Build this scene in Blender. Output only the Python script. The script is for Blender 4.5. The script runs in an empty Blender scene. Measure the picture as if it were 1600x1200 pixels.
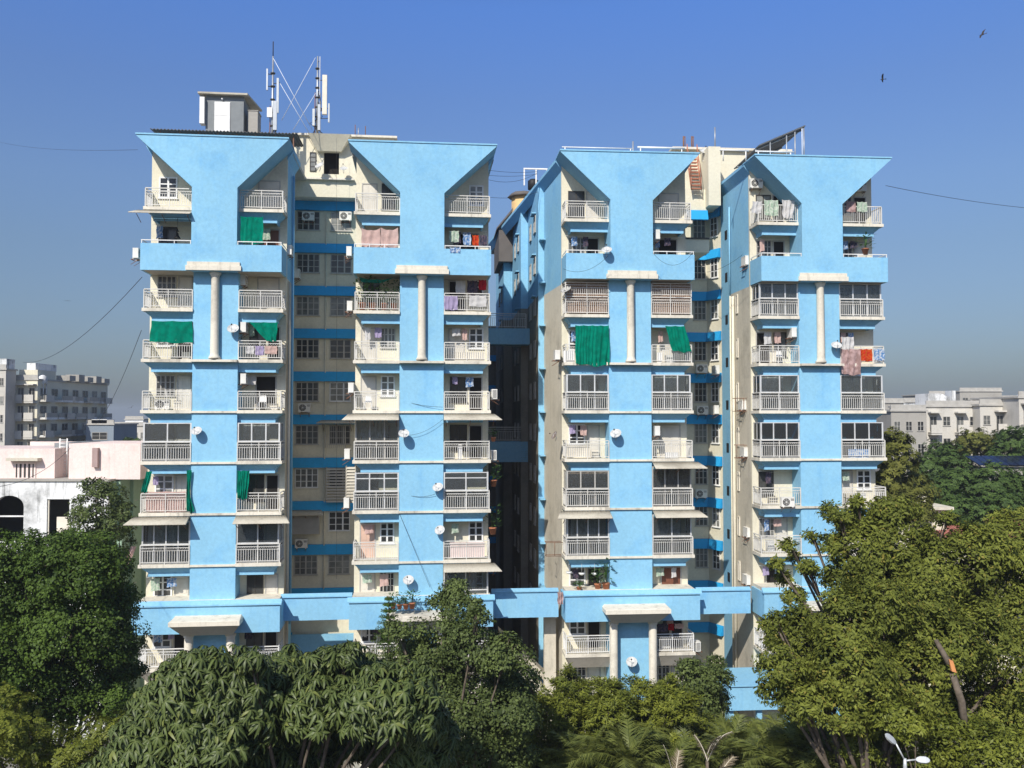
import bpy, math, random
import numpy as np
from mathutils import Vector, Matrix, Euler
R = math.radians
sc = bpy.context.scene
COL = sc.collection

# ------------------------------------------------------------------ camera, sky, sun, exposure
FPX, CX, CY, HC = 1400.0, 800.0, 600.0, 22.0          # focal length in photo pixels, image centre, camera height
TILT = math.atan(50 / FPX)
cam_data = bpy.data.cameras.new('camera'); cam = bpy.data.objects.new('camera', cam_data); COL.objects.link(cam)
cam_data.sensor_width = 36.0; cam_data.lens = 36.0 * FPX / 1600.0
cam_data.clip_start = 0.5; cam_data.clip_end = 6000
cam.location = (0, 0, HC); cam.rotation_euler = (math.pi / 2 + TILT, 0, 0)
sc.camera = cam

SUN_AZ, SUN_EL = R(22), R(40)                            # azimuth to the left of the view axis, behind the camera
sun_dir = Vector((-math.sin(SUN_AZ) * math.cos(SUN_EL), -math.cos(SUN_AZ) * math.cos(SUN_EL), math.sin(SUN_EL)))
sun_data = bpy.data.lights.new('sun', 'SUN'); sun = bpy.data.objects.new('sun', sun_data); COL.objects.link(sun)
sun_data.energy = 4.2; sun_data.angle = R(0.5); sun_data.color = (1.0, 0.95, 0.87)
sun.rotation_euler = sun_dir.to_track_quat('Z', 'Y').to_euler(); sun.location = (-60, -60, 90)

world = bpy.data.worlds.new('World'); sc.world = world; world.use_nodes = True
wn, wl = world.node_tree.nodes, world.node_tree.links
wn.clear()
wo = wn.new('ShaderNodeOutputWorld'); bg = wn.new('ShaderNodeBackground'); sky = wn.new('ShaderNodeTexSky')
sky.sky_type = 'NISHITA'; sky.sun_disc = False; sky.sun_elevation = SUN_EL
sky.sun_rotation = math.atan2(sun_dir.x, sun_dir.y); sky.air_density = 1.0; sky.dust_density = 1.6; sky.ozone_density = 2.5
geo_ = wn.new('ShaderNodeTexCoord'); sep = wn.new('ShaderNodeSeparateXYZ'); ramp = wn.new('ShaderNodeValToRGB')
mul = wn.new('ShaderNodeMix'); mul.data_type = 'RGBA'; mul.blend_type = 'MULTIPLY'; mul.inputs[0].default_value = 1
wl.new(geo_.outputs['Generated'], sep.inputs[0]); wl.new(sep.outputs['Z'], ramp.inputs[0])
SKYR = [(0.0, (.45, .50, .60)), (.07, (.53, .575, .68)), (.176, (.64, .70, .80)), (.24, (.71, .80, .96)), (.336, (.70, .86, 1.17)), (.42, (.67, .96, 1.48)), (.56, (.48, .62, .88)), (1.0, (.32, .40, .56))]
cr = ramp.color_ramp
cr.elements[0].position, cr.elements[0].color = SKYR[0][0], (*SKYR[0][1], 1)
cr.elements[1].position, cr.elements[1].color = SKYR[-1][0], (*SKYR[-1][1], 1)
for p_, c_ in SKYR[1:-1]:
    e_ = cr.elements.new(p_); e_.color = (*c_, 1)
wl.new(sky.outputs[0], mul.inputs[6]); wl.new(ramp.outputs[0], mul.inputs[7]); wl.new(mul.outputs[2], bg.inputs[0])
bg.inputs[1].default_value = 0.10
wl.new(bg.outputs[0], wo.inputs[0])
sc.view_settings.view_transform = 'Standard'; sc.view_settings.look = 'None'
sc.view_settings.exposure = 0.32; sc.view_settings.gamma = 1.0; sc.view_settings.use_curve_mapping = False
sc.cycles.max_bounces = 6; sc.cycles.transparent_max_bounces = 12; sc.cycles.diffuse_bounces = 3

# ------------------------------------------------------------------ helpers
def W(px, py, Y):
    """world point seen at photo pixel (px, py) at depth Y in front of the camera"""
    a, b = (px - CX) / FPX, (CY - py) / FPX
    dx, dy, dz = a, math.cos(TILT) - b * math.sin(TILT), math.sin(TILT) + b * math.cos(TILT)
    t = Y / dy
    return Vector((dx * t, Y, HC + dz * t))

class Frame:
    """plan frame of a building: facade line Y = Y0 + s X; local x along it, y into the building"""
    def __init__(s, Y0, slope, px0):
        s.s, s.Y0, s.th = slope, Y0, math.atan(slope)
        r = (px0 - CX) / FPX
        Y = Y0 / (1 - slope * r)
        s.o = Vector((r * Y, Y, 0))
        s.M = Matrix.Translation(s.o) @ Matrix.Rotation(s.th, 4, 'Z')
        s.Mi = s.M.inverted()
        s.ci = s.Mi @ Vector((0, 0, HC))
    def loc(s, px, py, v=0.0):
        """local (u, z) where the ray of a photo pixel meets the plane at depth v of this building"""
        d = s.Mi.to_3x3() @ (W(px, py, 10.0) - Vector((0, 0, HC)))
        t = (v - s.ci.y) / d.y
        p = s.ci + d * t
        return p.x, p.z
    def u(s, px, v=0.0): return s.loc(px, 645, v)[0]
    def z(s, px, py, v=0.0): return s.loc(px, py, v)[1]

class MB:
    def __init__(s): s.v, s.f, s.sm = [], [], []
    def add(s, vs, fs, smooth=False):
        n = len(s.v); s.v += [tuple(p) for p in vs]; s.f += [tuple(i + n for i in f) for f in fs]; s.sm += [smooth] * len(fs)
        return s
    def box(s, x0, x1, y0, y1, z0, z1):
        if x0 > x1: x0, x1 = x1, x0
        if y0 > y1: y0, y1 = y1, y0
        if z0 > z1: z0, z1 = z1, z0
        return s.add([(x0, y0, z0), (x1, y0, z0), (x1, y1, z0), (x0, y1, z0), (x0, y0, z1), (x1, y0, z1), (x1, y1, z1), (x0, y1, z1)],
                     [(0, 3, 2, 1), (4, 5, 6, 7), (0, 1, 5, 4), (1, 2, 6, 5), (2, 3, 7, 6), (3, 0, 4, 7)])
    def hexa(s, a, b):
        """two quads of 4 points each (a bottom/near ring, b top/far ring) joined"""
        return s.add(list(a) + list(b), [(0, 3, 2, 1), (4, 5, 6, 7), (0, 1, 5, 4), (1, 2, 6, 5), (2, 3, 7, 6), (3, 0, 4, 7)])
    def prism_y(s, poly, y0, y1):
        """polygon in x,z (counter-clockwise seen from -y) extruded along y"""
        n = len(poly)
        vs = [(x, y0, z) for x, z in poly] + [(x, y1, z) for x, z in poly]
        fs = [tuple(range(n)), tuple(reversed(range(n, 2 * n)))]
        fs += [(i, i + n, (i + 1) % n + n, (i + 1) % n) for i in range(n)]
        return s.add(vs, fs)
    def prism_x(s, poly, x0, x1):
        n = len(poly)
        vs = [(x0, y, z) for y, z in poly] + [(x1, y, z) for y, z in poly]
        fs = [tuple(range(n)), tuple(reversed(range(n, 2 * n)))]
        fs += [(i, i + n, (i + 1) % n + n, (i + 1) % n) for i in range(n)]
        return s.add(vs, fs)
    def prism_z(s, poly, z0, z1):
        n = len(poly)
        vs = [(x, y, z0) for x, y in poly] + [(x, y, z1) for x, y in poly]
        fs = [tuple(reversed(range(n))), tuple(range(n, 2 * n))]
        fs += [(i, (i + 1) % n, (i + 1) % n + n, i + n) for i in range(n)]
        return s.add(vs, fs)
    def lathe(s, x, y, prof, n=16, axis='z'):
        """prof: (radius, height) list"""
        vs, fs = [], []
        for r, h in prof:
            for i in range(n):
                a = 2 * math.pi * i / n
                p = (r * math.cos(a), r * math.sin(a), h)
                vs.append(p)
        m = len(prof)
        for j in range(m - 1):
            for i in range(n):
                k = (i + 1) % n
                fs.append((j * n + i, j * n + k, (j + 1) * n + k, (j + 1) * n + i))
        fs.append(tuple(reversed(range(n)))); fs.append(tuple(range((m - 1) * n, m * n)))
        if axis == 'z': vs = [(x + a, y + b, c) for a, b, c in vs]
        elif axis == 'y': vs = [(a, c, b) for a, b, c in vs]
        k0 = len(s.f); s.add(vs, fs, True); s.sm[-1] = s.sm[-2] = False
        return s
    def tube(s, pts, r, n=6, r1=None):
        pts = [Vector(p) for p in pts]; m = len(pts); vs, fs = [], []
        for j, p in enumerate(pts):
            d = (pts[min(j + 1, m - 1)] - pts[max(j - 1, 0)]).normalized()
            a = d.cross(Vector((0, 0, 1)))
            if a.length < .05: a = d.cross(Vector((1, 0, 0)))
            a.normalize(); b = d.cross(a)
            rr = r if r1 is None else r + (r1 - r) * j / (m - 1)
            for i in range(n):
                t = 2 * math.pi * i / n
                vs.append(p + a * (rr * math.cos(t)) + b * (rr * math.sin(t)))
        for j in range(m - 1):
            for i in range(n):
                k = (i + 1) % n
                fs.append((j * n + i, (j + 1) * n + i, (j + 1) * n + k, j * n + k))
        fs.append(tuple(range(n))); fs.append(tuple(reversed(range((m - 1) * n, m * n))))
        return s.add(vs, fs, True)
    def xform(s, M):
        s.v = [tuple(M @ Vector(p)) for p in s.v]; return s
    def mesh(s, name, mat):
        me = bpy.data.meshes.new(name); me.from_pydata(s.v, [], s.f)
        me.polygons.foreach_set('use_smooth', s.sm); me.materials.append(mat); me.update()
        return me
    def build(s, name, mat, parent=None):
        o = bpy.data.objects.new(name, s.mesh(name, mat)); COL.objects.link(o)
        if parent is not None: o.parent = parent
        return o

def inst(name, me, parent=None, loc=None):
    o = bpy.data.objects.new(name, me); COL.objects.link(o)
    if parent is not None: o.parent = parent
    if loc is not None: o.location = loc
    return o
def tag(o, label=None, cat=None, group=None, kind=None):
    if label: o['label'] = label
    if cat: o['category'] = cat
    if group: o['group'] = group
    if kind: o['kind'] = kind
    return o
def empty(name, M, label, cat, group=None):
    o = bpy.data.objects.new(name, None); COL.objects.link(o); o.matrix_world = M; o.empty_display_size = .3
    return tag(o, label, cat, group)
def copy_tree(o, parent=None):
    c = o.copy(); COL.objects.link(c)
    if parent is not None: c.parent = parent
    for ch in list(o.children): copy_tree(ch, c)
    return c

# ------------------------------------------------------------------ materials
def newmat(name):
    m = bpy.data.materials.new(name); m.use_nodes = True
    nt = m.node_tree; b = nt.nodes['Principled BSDF']
    return m, nt, b
def plain(name, col, rough=.6, metal=0.0, spec=.3, var=.12, scale=1.5):
    m, nt, b = newmat(name)
    b.inputs['Roughness'].default_value = rough; b.inputs['Metallic'].default_value = metal
    b.inputs['Specular IOR Level'].default_value = spec
    tc = nt.nodes.new('ShaderNodeTexCoord'); nz = nt.nodes.new('ShaderNodeTexNoise'); nz.inputs['Scale'].default_value = scale
    nz.inputs['Detail'].default_value = 5
    mp = nt.nodes.new('ShaderNodeMapRange'); mp.inputs[3].default_value = 1 - var; mp.inputs[4].default_value = 1 + var
    mp.inputs[1].default_value = .3; mp.inputs[2].default_value = .7
    mx = nt.nodes.new('ShaderNodeVectorMath'); mx.operation = 'SCALE'; mx.inputs[0].default_value = col
    nt.links.new(tc.outputs['Object'], nz.inputs['Vector']); nt.links.new(nz.outputs[0], mp.inputs[0])
    nt.links.new(mp.outputs[0], mx.inputs['Scale']); nt.links.new(mx.outputs[0], b.inputs['Base Color'])
    return m
def plaster(name, col, stain, amount=.5, rough=.75, streak=1.0, bump=.15, var=.07, pscale=.35):
    """painted plaster: patchy paint, vertical rain streaks and faded patches that stay with the wall"""
    m, nt, b = newmat(name); N, L = nt.nodes, nt.links
    b.inputs['Roughness'].default_value = rough; b.inputs['Specular IOR Level'].default_value = .25
    tc = N.new('ShaderNodeTexCoord')
    def noise(sc_, vec, det=6, rg=.6):
        n = N.new('ShaderNodeTexNoise'); n.inputs['Scale'].default_value = sc_; n.inputs['Detail'].default_value = det
        n.inputs['Roughness'].default_value = rg
        L.new(vec, n.inputs['Vector']); return n.outputs[0]
    def mapr(v, a, c, lo, hi):
        n = N.new('ShaderNodeMapRange'); n.inputs[1].default_value = a; n.inputs[2].default_value = c
        n.inputs[3].default_value = lo; n.inputs[4].default_value = hi; L.new(v, n.inputs[0]); return n.outputs[0]
    mp = N.new('ShaderNodeMapping'); mp.inputs['Scale'].default_value = (2.6, 2.6, .22); L.new(tc.outputs['Object'], mp.inputs[0])
    st = mapr(noise(1.0, mp.outputs[0]), .55, .8, 0, streak)
    patch = mapr(noise(pscale, tc.outputs['Object'], 9, .68), .50, .70, 0, 1)
    ad = N.new('ShaderNodeMath'); ad.operation = 'MULTIPLY_ADD'; L.new(st, ad.inputs[0]); ad.inputs[1].default_value = .6; L.new(patch, ad.inputs[2])
    am = N.new('ShaderNodeMath'); am.operation = 'MULTIPLY'; am.use_clamp = True; L.new(ad.outputs[0], am.inputs[0]); am.inputs[1].default_value = amount
    mix = N.new('ShaderNodeMix'); mix.data_type = 'RGBA'; L.new(am.outputs[0], mix.inputs[0])
    mix.inputs[6].default_value = (*col, 1); mix.inputs[7].default_value = (*stain, 1)
    fine = mapr(noise(6, tc.outputs['Object'], 4), .3, .7, 1 - var, 1 + var)
    big = mapr(noise(.12, tc.outputs['Object'], 3), .3, .7, 1 - var, 1 + var)
    mm = N.new('ShaderNodeMath'); mm.operation = 'MULTIPLY'; L.new(fine, mm.inputs[0]); L.new(big, mm.inputs[1])
    vm = N.new('ShaderNodeVectorMath'); vm.operation = 'SCALE'; L.new(mix.outputs[2], vm.inputs[0]); L.new(mm.outputs[0], vm.inputs['Scale'])
    L.new(vm.outputs[0], b.inputs['Base Color'])
    bp = N.new('ShaderNodeBump'); bp.inputs['Strength'].default_value = bump; bp.inputs['Distance'].default_value = .03
    L.new(noise(9, tc.outputs['Object'], 6), bp.inputs['Height']); L.new(bp.outputs[0], b.inputs['Normal'])
    return m
def glassmat(name, tint=(.75, .8, .8), clear=.72):
    m, nt, b = newmat(name); N, L = nt.nodes, nt.links
    N.remove(b); out = N['Material Output']
    tr = N.new('ShaderNodeBsdfTransparent'); tr.inputs[0].default_value = (*tint, 1)
    gl = N.new('ShaderNodeBsdfGlossy'); gl.inputs['Roughness'].default_value = .04
    df = N.new('ShaderNodeBsdfDiffuse'); df.inputs[0].default_value = (.3, .32, .32, 1)
    m1 = N.new('ShaderNodeMixShader'); m1.inputs[0].default_value = 1 - clear; L.new(tr.outputs[0], m1.inputs[1]); L.new(df.outputs[0], m1.inputs[2])
    fr = N.new('ShaderNodeFresnel'); fr.inputs[0].default_value = 1.6
    m2 = N.new('ShaderNodeMixShader'); L.new(fr.outputs[0], m2.inputs[0]); L.new(m1.outputs[0], m2.inputs[1]); L.new(gl.outputs[0], m2.inputs[2])
    L.new(m2.outputs[0], out.inputs[0]); return m
def clothmat(name, col, scale=3, var=.15, trans=.35, col2=None):
    m, nt, b = newmat(name); N, L = nt.nodes, nt.links
    N.remove(b); out = N['Material Output']
    tc = N.new('ShaderNodeTexCoord'); nz = N.new('ShaderNodeTexNoise'); nz.inputs['Scale'].default_value = scale
    L.new(tc.outputs['Object'], nz.inputs['Vector'])
    mr = N.new('ShaderNodeMapRange'); mr.inputs[1].default_value = .4; mr.inputs[2].default_value = .6; L.new(nz.outputs[0], mr.inputs[0])
    mix = N.new('ShaderNodeMix'); mix.data_type = 'RGBA'; L.new(mr.outputs[0], mix.inputs[0])
    mix.inputs[6].default_value = (*col, 1); mix.inputs[7].default_value = (*(col2 or tuple(c * (1 - var) for c in col)), 1)
    d = N.new('ShaderNodeBsdfDiffuse'); t = N.new('ShaderNodeBsdfTranslucent'); L.new(mix.outputs[2], d.inputs[0]); L.new(mix.outputs[2], t.inputs[0])
    ms = N.new('ShaderNodeMixShader'); ms.inputs[0].default_value = trans; L.new(d.outputs[0], ms.inputs[1]); L.new(t.outputs[0], ms.inputs[2])
    L.new(ms.outputs[0], out.inputs[0]); return m
def leafmat(name, c_lo, c_hi, c_odd=None, odd=.0, trans=.3, gloss=.12, rough=.45, rib=None):
    """leaf colour differs from leaf to leaf and from bough to bough"""
    m, nt, b = newmat(name); N, L = nt.nodes, nt.links
    out = N['Material Output']
    g = N.new('ShaderNodeNewGeometry'); tc = N.new('ShaderNodeTexCoord')
    nz = N.new('ShaderNodeTexNoise'); nz.inputs['Scale'].default_value = .55; nz.inputs['Detail'].default_value = 3
    L.new(tc.outputs['Object'], nz.inputs['Vector'])
    mr = N.new('ShaderNodeMapRange'); mr.inputs[1].default_value = .35; mr.inputs[2].default_value = .65; L.new(nz.outputs[0], mr.inputs[0])
    a = N.new('ShaderNodeMath'); a.operation = 'MULTIPLY_ADD'; L.new(g.outputs['Random Per Island'], a.inputs[0]); a.inputs[1].default_value = .55
    a2 = N.new('ShaderNodeMath'); a2.operation = 'MULTIPLY'; L.new(mr.outputs[0], a2.inputs[0]); a2.inputs[1].default_value = .45
    L.new(a2.outputs[0], a.inputs[2])
    mix = N.new('ShaderNodeMix'); mix.data_type = 'RGBA'; L.new(a.outputs[0], mix.inputs[0])
    mix.inputs[6].default_value = (*c_lo, 1); mix.inputs[7].default_value = (*c_hi, 1)
    colout = mix.outputs[2]
    if c_odd:
        gt = N.new('ShaderNodeMath'); gt.operation = 'GREATER_THAN'; gt.inputs[1].default_value = 1 - odd; L.new(g.outputs['Random Per Island'], gt.inputs[0])
        m3 = N.new('ShaderNodeMix'); m3.data_type = 'RGBA'; L.new(gt.outputs[0], m3.inputs[0]); L.new(colout, m3.inputs[6]); m3.inputs[7].default_value = (*c_odd, 1)
        colout = m3.outputs[2]
    if rib:
        at = N.new('ShaderNodeAttribute'); at.attribute_name = 'midrib'; pw = N.new('ShaderNodeMath'); pw.operation = 'POWER'; pw.inputs[1].default_value = 4.0
        L.new(at.outputs['Fac'], pw.inputs[0]); m4 = N.new('ShaderNodeMix'); m4.data_type = 'RGBA'; L.new(pw.outputs[0], m4.inputs[0]); L.new(colout, m4.inputs[6]); m4.inputs[7].default_value = (*rib, 1)
        colout = m4.outputs[2]
    L.new(colout, b.inputs['Base Color']); b.inputs['Roughness'].default_value = rough; b.inputs['Specular IOR Level'].default_value = gloss * 3
    t = N.new('ShaderNodeBsdfTranslucent'); L.new(colout, t.inputs[0])
    ms = N.new('ShaderNodeMixShader'); ms.inputs[0].default_value = trans; L.new(b.outputs[0], ms.inputs[1]); L.new(t.outputs[0], ms.inputs[2])
    L.new(ms.outputs[0], out.inputs[0]); return m

def panemat():
    m, nt, b = newmat('window_pane'); N, L = nt.nodes, nt.links
    oi = N.new('ShaderNodeObjectInfo'); tc = N.new('ShaderNodeTexCoord'); nz = N.new('ShaderNodeTexNoise'); nz.inputs['Scale'].default_value = 2.2
    L.new(tc.outputs['Object'], nz.inputs['Vector'])
    pw = N.new('ShaderNodeMath'); pw.operation = 'POWER'; L.new(oi.outputs['Random'], pw.inputs[0]); pw.inputs[1].default_value = 2.2
    ml = N.new('ShaderNodeMath'); ml.operation = 'MULTIPLY'; L.new(pw.outputs[0], ml.inputs[0]); L.new(nz.outputs[0], ml.inputs[1])
    mx = N.new('ShaderNodeMix'); mx.data_type = 'RGBA'; L.new(ml.outputs[0], mx.inputs[0]); mx.inputs[6].default_value = (.018, .019, .02, 1); mx.inputs[7].default_value = (.42, .42, .38, 1)
    L.new(mx.outputs[2], b.inputs['Base Color']); b.inputs['Roughness'].default_value = .15; b.inputs['Specular IOR Level'].default_value = .45
    return m
M = {}
M['blue'] = plaster('blue_paint', (.245, .495, .668), (.155, .40, .65), .62, streak=1.5, pscale=.5)
M['blue_deep'] = plaster('blue_paint_band', (.02, .34, .68), (.02, .26, .5), .5)
M['cream'] = plaster('cream_paint', (.70, .65, .50), (.46, .42, .32), .5)
M['beige'] = plaster('beige_plaster', (.58, .53, .43), (.33, .30, .24), .7, streak=1.6)
M['trim'] = plaster('cream_trim', (.70, .65, .54), (.30, .27, .22), .8, streak=2.0)
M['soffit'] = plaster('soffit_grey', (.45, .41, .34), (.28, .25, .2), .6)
M['alley_shade'] = plaster('shaded_alley_render', (.26, .235, .19), (.12, .11, .09), .7)  # alley shade put into a darker base colour, plus stains
M['white'] = plain('white_metal', (.74, .73, .70), .45, 0, .5)
M['rail'] = plain('rail_paint', (.62, .60, .55), .5, 0, .4)
M['aluminium'] = plain('aluminium', (.7, .7, .68), .35, .3, .5)
M['glass'] = glassmat('window_glass', (.86, .89, .89), .88)
M['glass_blue'] = glassmat('blue_tinted_glass', (.14, .34, .46), .92)
M['pane'] = panemat()
M['door_white'] = plain('door_cream', (.60, .56, .48), .5)
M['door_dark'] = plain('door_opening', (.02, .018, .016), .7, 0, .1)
M['door_brown'] = plain('brown_wood', (.16, .06, .035), .5)
M['door_peach'] = plain('peach_door', (.62, .42, .32), .5)
M['frame_old'] = plain('old_window_frame', (.42, .40, .36), .6)
M['frame_dark'] = plain('dark_frame', (.05, .045, .04), .5)
M['awning'] = plaster('awning_sheet', (.50, .46, .37), (.26, .23, .18), .8, streak=1.2)
M['green'] = clothmat('green_net', (.0, .25, .16), 2.2, .3, .3)
M['pink'] = clothmat('pink_cloth', (.72, .50, .44))
M['whitec'] = clothmat('white_cloth', (.74, .72, .70))
M['lilac'] = clothmat('lilac_cloth', (.48, .40, .60))
M['red'] = clothmat('red_cloth', (.55, .02, .03))
M['redpat'] = clothmat('red_patterned_cloth', (.55, .03, .02), 9, .3, .3, (.6, .12, .02))
M['bluec'] = clothmat('blue_white_cloth', (.10, .25, .52), 8, .3, .3, (.6, .65, .7))
M['mint'] = clothmat('mint_cloth', (.38, .52, .38), 9, .3, .3, (.62, .66, .56))
M['pinkpat'] = clothmat('pink_patterned_blanket', (.55, .38, .36), 3, .3, .25, (.34, .22, .2))
M['darkc'] = clothmat('dark_cloth', (.05, .05, .08), 7, .3, .2, (.14, .1, .12))
M['curtain'] = clothmat('sheer_curtain', (.80, .78, .70), 5, .2, .5)
M['blind'] = clothmat('brown_blind', (.36, .24, .17), 16, .4, .3, (.55, .42, .32))
M['ac'] = plain('ac_casing', (.72, .70, .64), .45, 0, .4)
M['black'] = plain('black_plastic', (.015, .015, .016), .6)
M['grey'] = plain('grey_render', (.22, .235, .24), .8)
M['steel'] = plain('galvanised_steel', (.38, .40, .42), .45, .5)
M['rust'] = plain('rusty_steel', (.20, .10, .06), .8)
M['brick'] = plain('terracotta', (.42, .17, .10), .8)
M['sheet'] = plain('corrugated_dark', (.12, .105, .095), .7)
M['board'] = plain('cream_board', (.74, .68, .56), .6)
M['pinkwall'] = plaster('pink_wall', (.76, .62, .57), (.42, .35, .31), .6, streak=1.5)
M['whitewall'] = plaster('white_wall', (.74, .74, .72), (.20, .20, .19), 1.0, streak=2.2)
M['greenwall'] = plaster('green_wall', (.30, .42, .30), (.2, .28, .2), .5)
M['concrete'] = plaster('concrete', (.36, .34, .30), (.22, .2, .18), .6)
M['stone'] = plaster('pale_stone', (.55, .52, .46), (.34, .32, .28), .6)
M['bluegrey'] = plaster('blue_grey_render', (.22, .26, .30), (.16, .19, .22), .5)
M['solar'] = plain('solar_cells', (.01, .014, .035), .15, 0, .6)
M['solarback'] = plain('panel_backsheet', (.09, .095, .10), .6)
M['tile'] = plain('clay_roof_tile', (.36, .14, .11), .8)
M['bark'] = plain('bark', (.13, .105, .08), .9, 0, .1, .35, 6)
M['cut'] = plain('cut_wood', (.55, .24, .09), .8)
M['ground'] = plain('earth', (.10, .085, .06), .95, 0, .1, .3, .4)
M['asphalt'] = plain('asphalt', (.05, .05, .052), .9, 0, .2, .2, 2)
M['paving'] = plain('paving', (.16, .15, .13), .85, 0, .2, .2, 1.2)
M['pot'] = plain('clay_pot', (.42, .16, .08), .8)
M['bird'] = plain('dark_feathers', (.04, .03, .025), .8)
M['cable'] = plain('black_cable', (.03, .03, .035), .6)
M['lampw'] = plain('lamp_grey', (.5, .52, .52), .4, .2)
M['tank'] = plain('water_tank', (.60, .40, .18), .6)
M['roofdeck'] = plain('roof_deck', (.42, .40, .36), .9)
M['dishgrey'] = plain('dish_grey', (.52, .52, .50), .5, 0, .3, .15, 6)
M['whitewall_shaded'] = plain('shaded_interior', (.12, .12, .115), .9)  # darker copy of the white wall, indoor shade put into the colour
M['mauve'] = plain('weathered_mauve', (.36, .26, .24), .8)
M['frost'] = plain('frosted_panel', (.40, .39, .35), .5, 0, .3, .25, 2.5)
M['netblind'] = clothmat('grey_net_blind', (.30, .30, .28), 22, .4, .3, (.50, .48, .45))
M['rope'] = plain('guy_wire', (.62, .66, .72), .5)

# ------------------------------------------------------------------ the two apartment blocks
FL = Frame(54.63, .105, 220)       # left block: towers A and B
FR = Frame(55.33, .08, 883)        # right block: towers C and D
def ZK(k): return 22.35 + 3 * k     # top of the balcony slab of row k
ROOF = 38.45
blockL = empty('apartment_block', FL.M, 'left blue and cream apartment block with radio masts and dark sheet shed on its roof', 'building', 'blue apartment blocks')
blockR = empty('apartment_block', FR.M, 'right blue and cream apartment block with solar panels and narrow pipes on its roof', 'building', 'blue apartment blocks')

def window(par, u0, u1, z0, z1, y, nx=2, nz=3, fm='white', pm='pane', sill=True, bar=.05, thick=None, Mx=None):
    """wooden window facing -y: frame and bars stand 4-6 cm proud of the pane"""
    f, p = MB(), MB()
    b = bar
    f.box(u0, u1, y - .06, y, z0, z0 + b).box(u0, u1, y - .06, y, z1 - b, z1)
    f.box(u0, u0 + b, y - .06, y, z0 + b, z1 - b).box(u1 - b, u1, y - .06, y, z0 + b, z1 - b)
    for i in range(1, nx):
        x = u0 + (u1 - u0) * i / nx
        w = (b if (thick and i % thick == 0) else b * .6)
        f.box(x - w, x + w, y - .05, y, z0 + b, z1 - b)
    for j in range(1, nz):
        z = z0 + (z1 - z0) * j / nz
        f.box(u0 + b, u1 - b, y - .045, y - .002, z - b * .4, z + b * .4)
    if sill: f.box(u0 - .06, u1 + .06, y - .1, y - .001, z0 - .05, z0 - .002)
    p.box(u0 + b * .8, u1 - b * .8, y - .022, y - .006, z0 + b * .8, z1 - b * .8)
    if Mx is not None: f.xform(Mx); p.xform(Mx)
    o = f.build('window', M[fm], par); p.build('pane', M[pm], o)
    return o
def door(par, u0, u1, z0, z1, y, mat='door_white', fm='frame_old'):
    f, p = MB(), MB()
    b = .07
    f.box(u0, u0 + b, y - .05, y, z0, z1).box(u1 - b, u1, y - .05, y, z0, z1).box(u0 + b, u1 - b, y - .05, y, z1 - b, z1)
    p.box(u0 + b, u1 - b, y - .02, y - .003, z0, z1 - b)
    if mat not in ('door_dark',):
        n = 2 if u1 - u0 > .8 else 1
        for i in range(n):
            a = u0 + b + (u1 - u0 - 2 * b) * i / n; c = u0 + b + (u1 - u0 - 2 * b) * (i + 1) / n
            for za, zb in ((.12, .9), (1.05, z1 - z0 - .2)):
                p.box(a + .08, c - .08, y - .035, y - .02, z0 + za, z0 + zb)
    o = f.build('door_frame', M[fm], par); p.build('door', M[mat], o)
    return o

def rail_mb(L, D, end, arches=True, h=1.14, plainbars=False):
    """front run 0..L at y=0, return of length D at end 'l' or 'r'"""
    m = MB(); t = .018
    def run(p, q):
        p, q = Vector(p), Vector(q); d = q - p; n = max(2, round(d.length / .135)); e = d.normalized(); s_ = Vector((-e.y, e.x, 0))
        def bar(z0, z1, w):
            a = [p - s_ * w + Vector((0, 0, z0)), q - s_ * w + Vector((0, 0, z0)), q + s_ * w + Vector((0, 0, z0)), p + s_ * w + Vector((0, 0, z0))]
            m.hexa(a, [v + Vector((0, 0, z1 - z0)) for v in a])
        bar(h - .05, h, .03); bar(.10, .14, .018)
        if not plainbars: bar(h - .20, h - .165, .018); bar(h - .36, h - .335, .012)
        for i in range(n + 1):
            c = p + d * (i / n); w = .013; top = h - .05 if plainbars else h - .35
            if i in (0, n): w, top = .028, h - .05
            if i == n // 2 and n > 12: w, top = .022, h - .05
            m.box(c.x - w, c.x + w, c.y - w, c.y + w, .0 if w > .02 else .14, top)
            if arches and not plainbars and i < n:
                c2 = p + d * ((i + .5) / n); c3 = p + d * ((i + 1) / n)
                for a_, b_, za, zb in ((c, c2, h - .34, h - .2), (c2, c3, h - .2, h - .34)):
                    m.tube([a_ + Vector((0, 0, za)), b_ + Vector((0, 0, zb))], .009, 3)
    run((0, 0, 0), (L, 0, 0))
    if D > 0:
        if end == 'l': run((0, .06, 0), (0, D, 0))
        else: run((L, .06, 0), (L, D, 0))
    return m
_rails = {}
def railing(par, ua, ub, end, z, D=1.4, y=.07, plainbars=False, mat='rail'):
    key = (round(ub - ua, 2), D, end, plainbars, mat)
    if key not in _rails: _rails[key] = rail_mb(ub - ua, D, end, plainbars=plainbars).mesh('railing', M[mat])
    return inst('railing', _rails[key], par, (ua, y, z))

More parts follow.
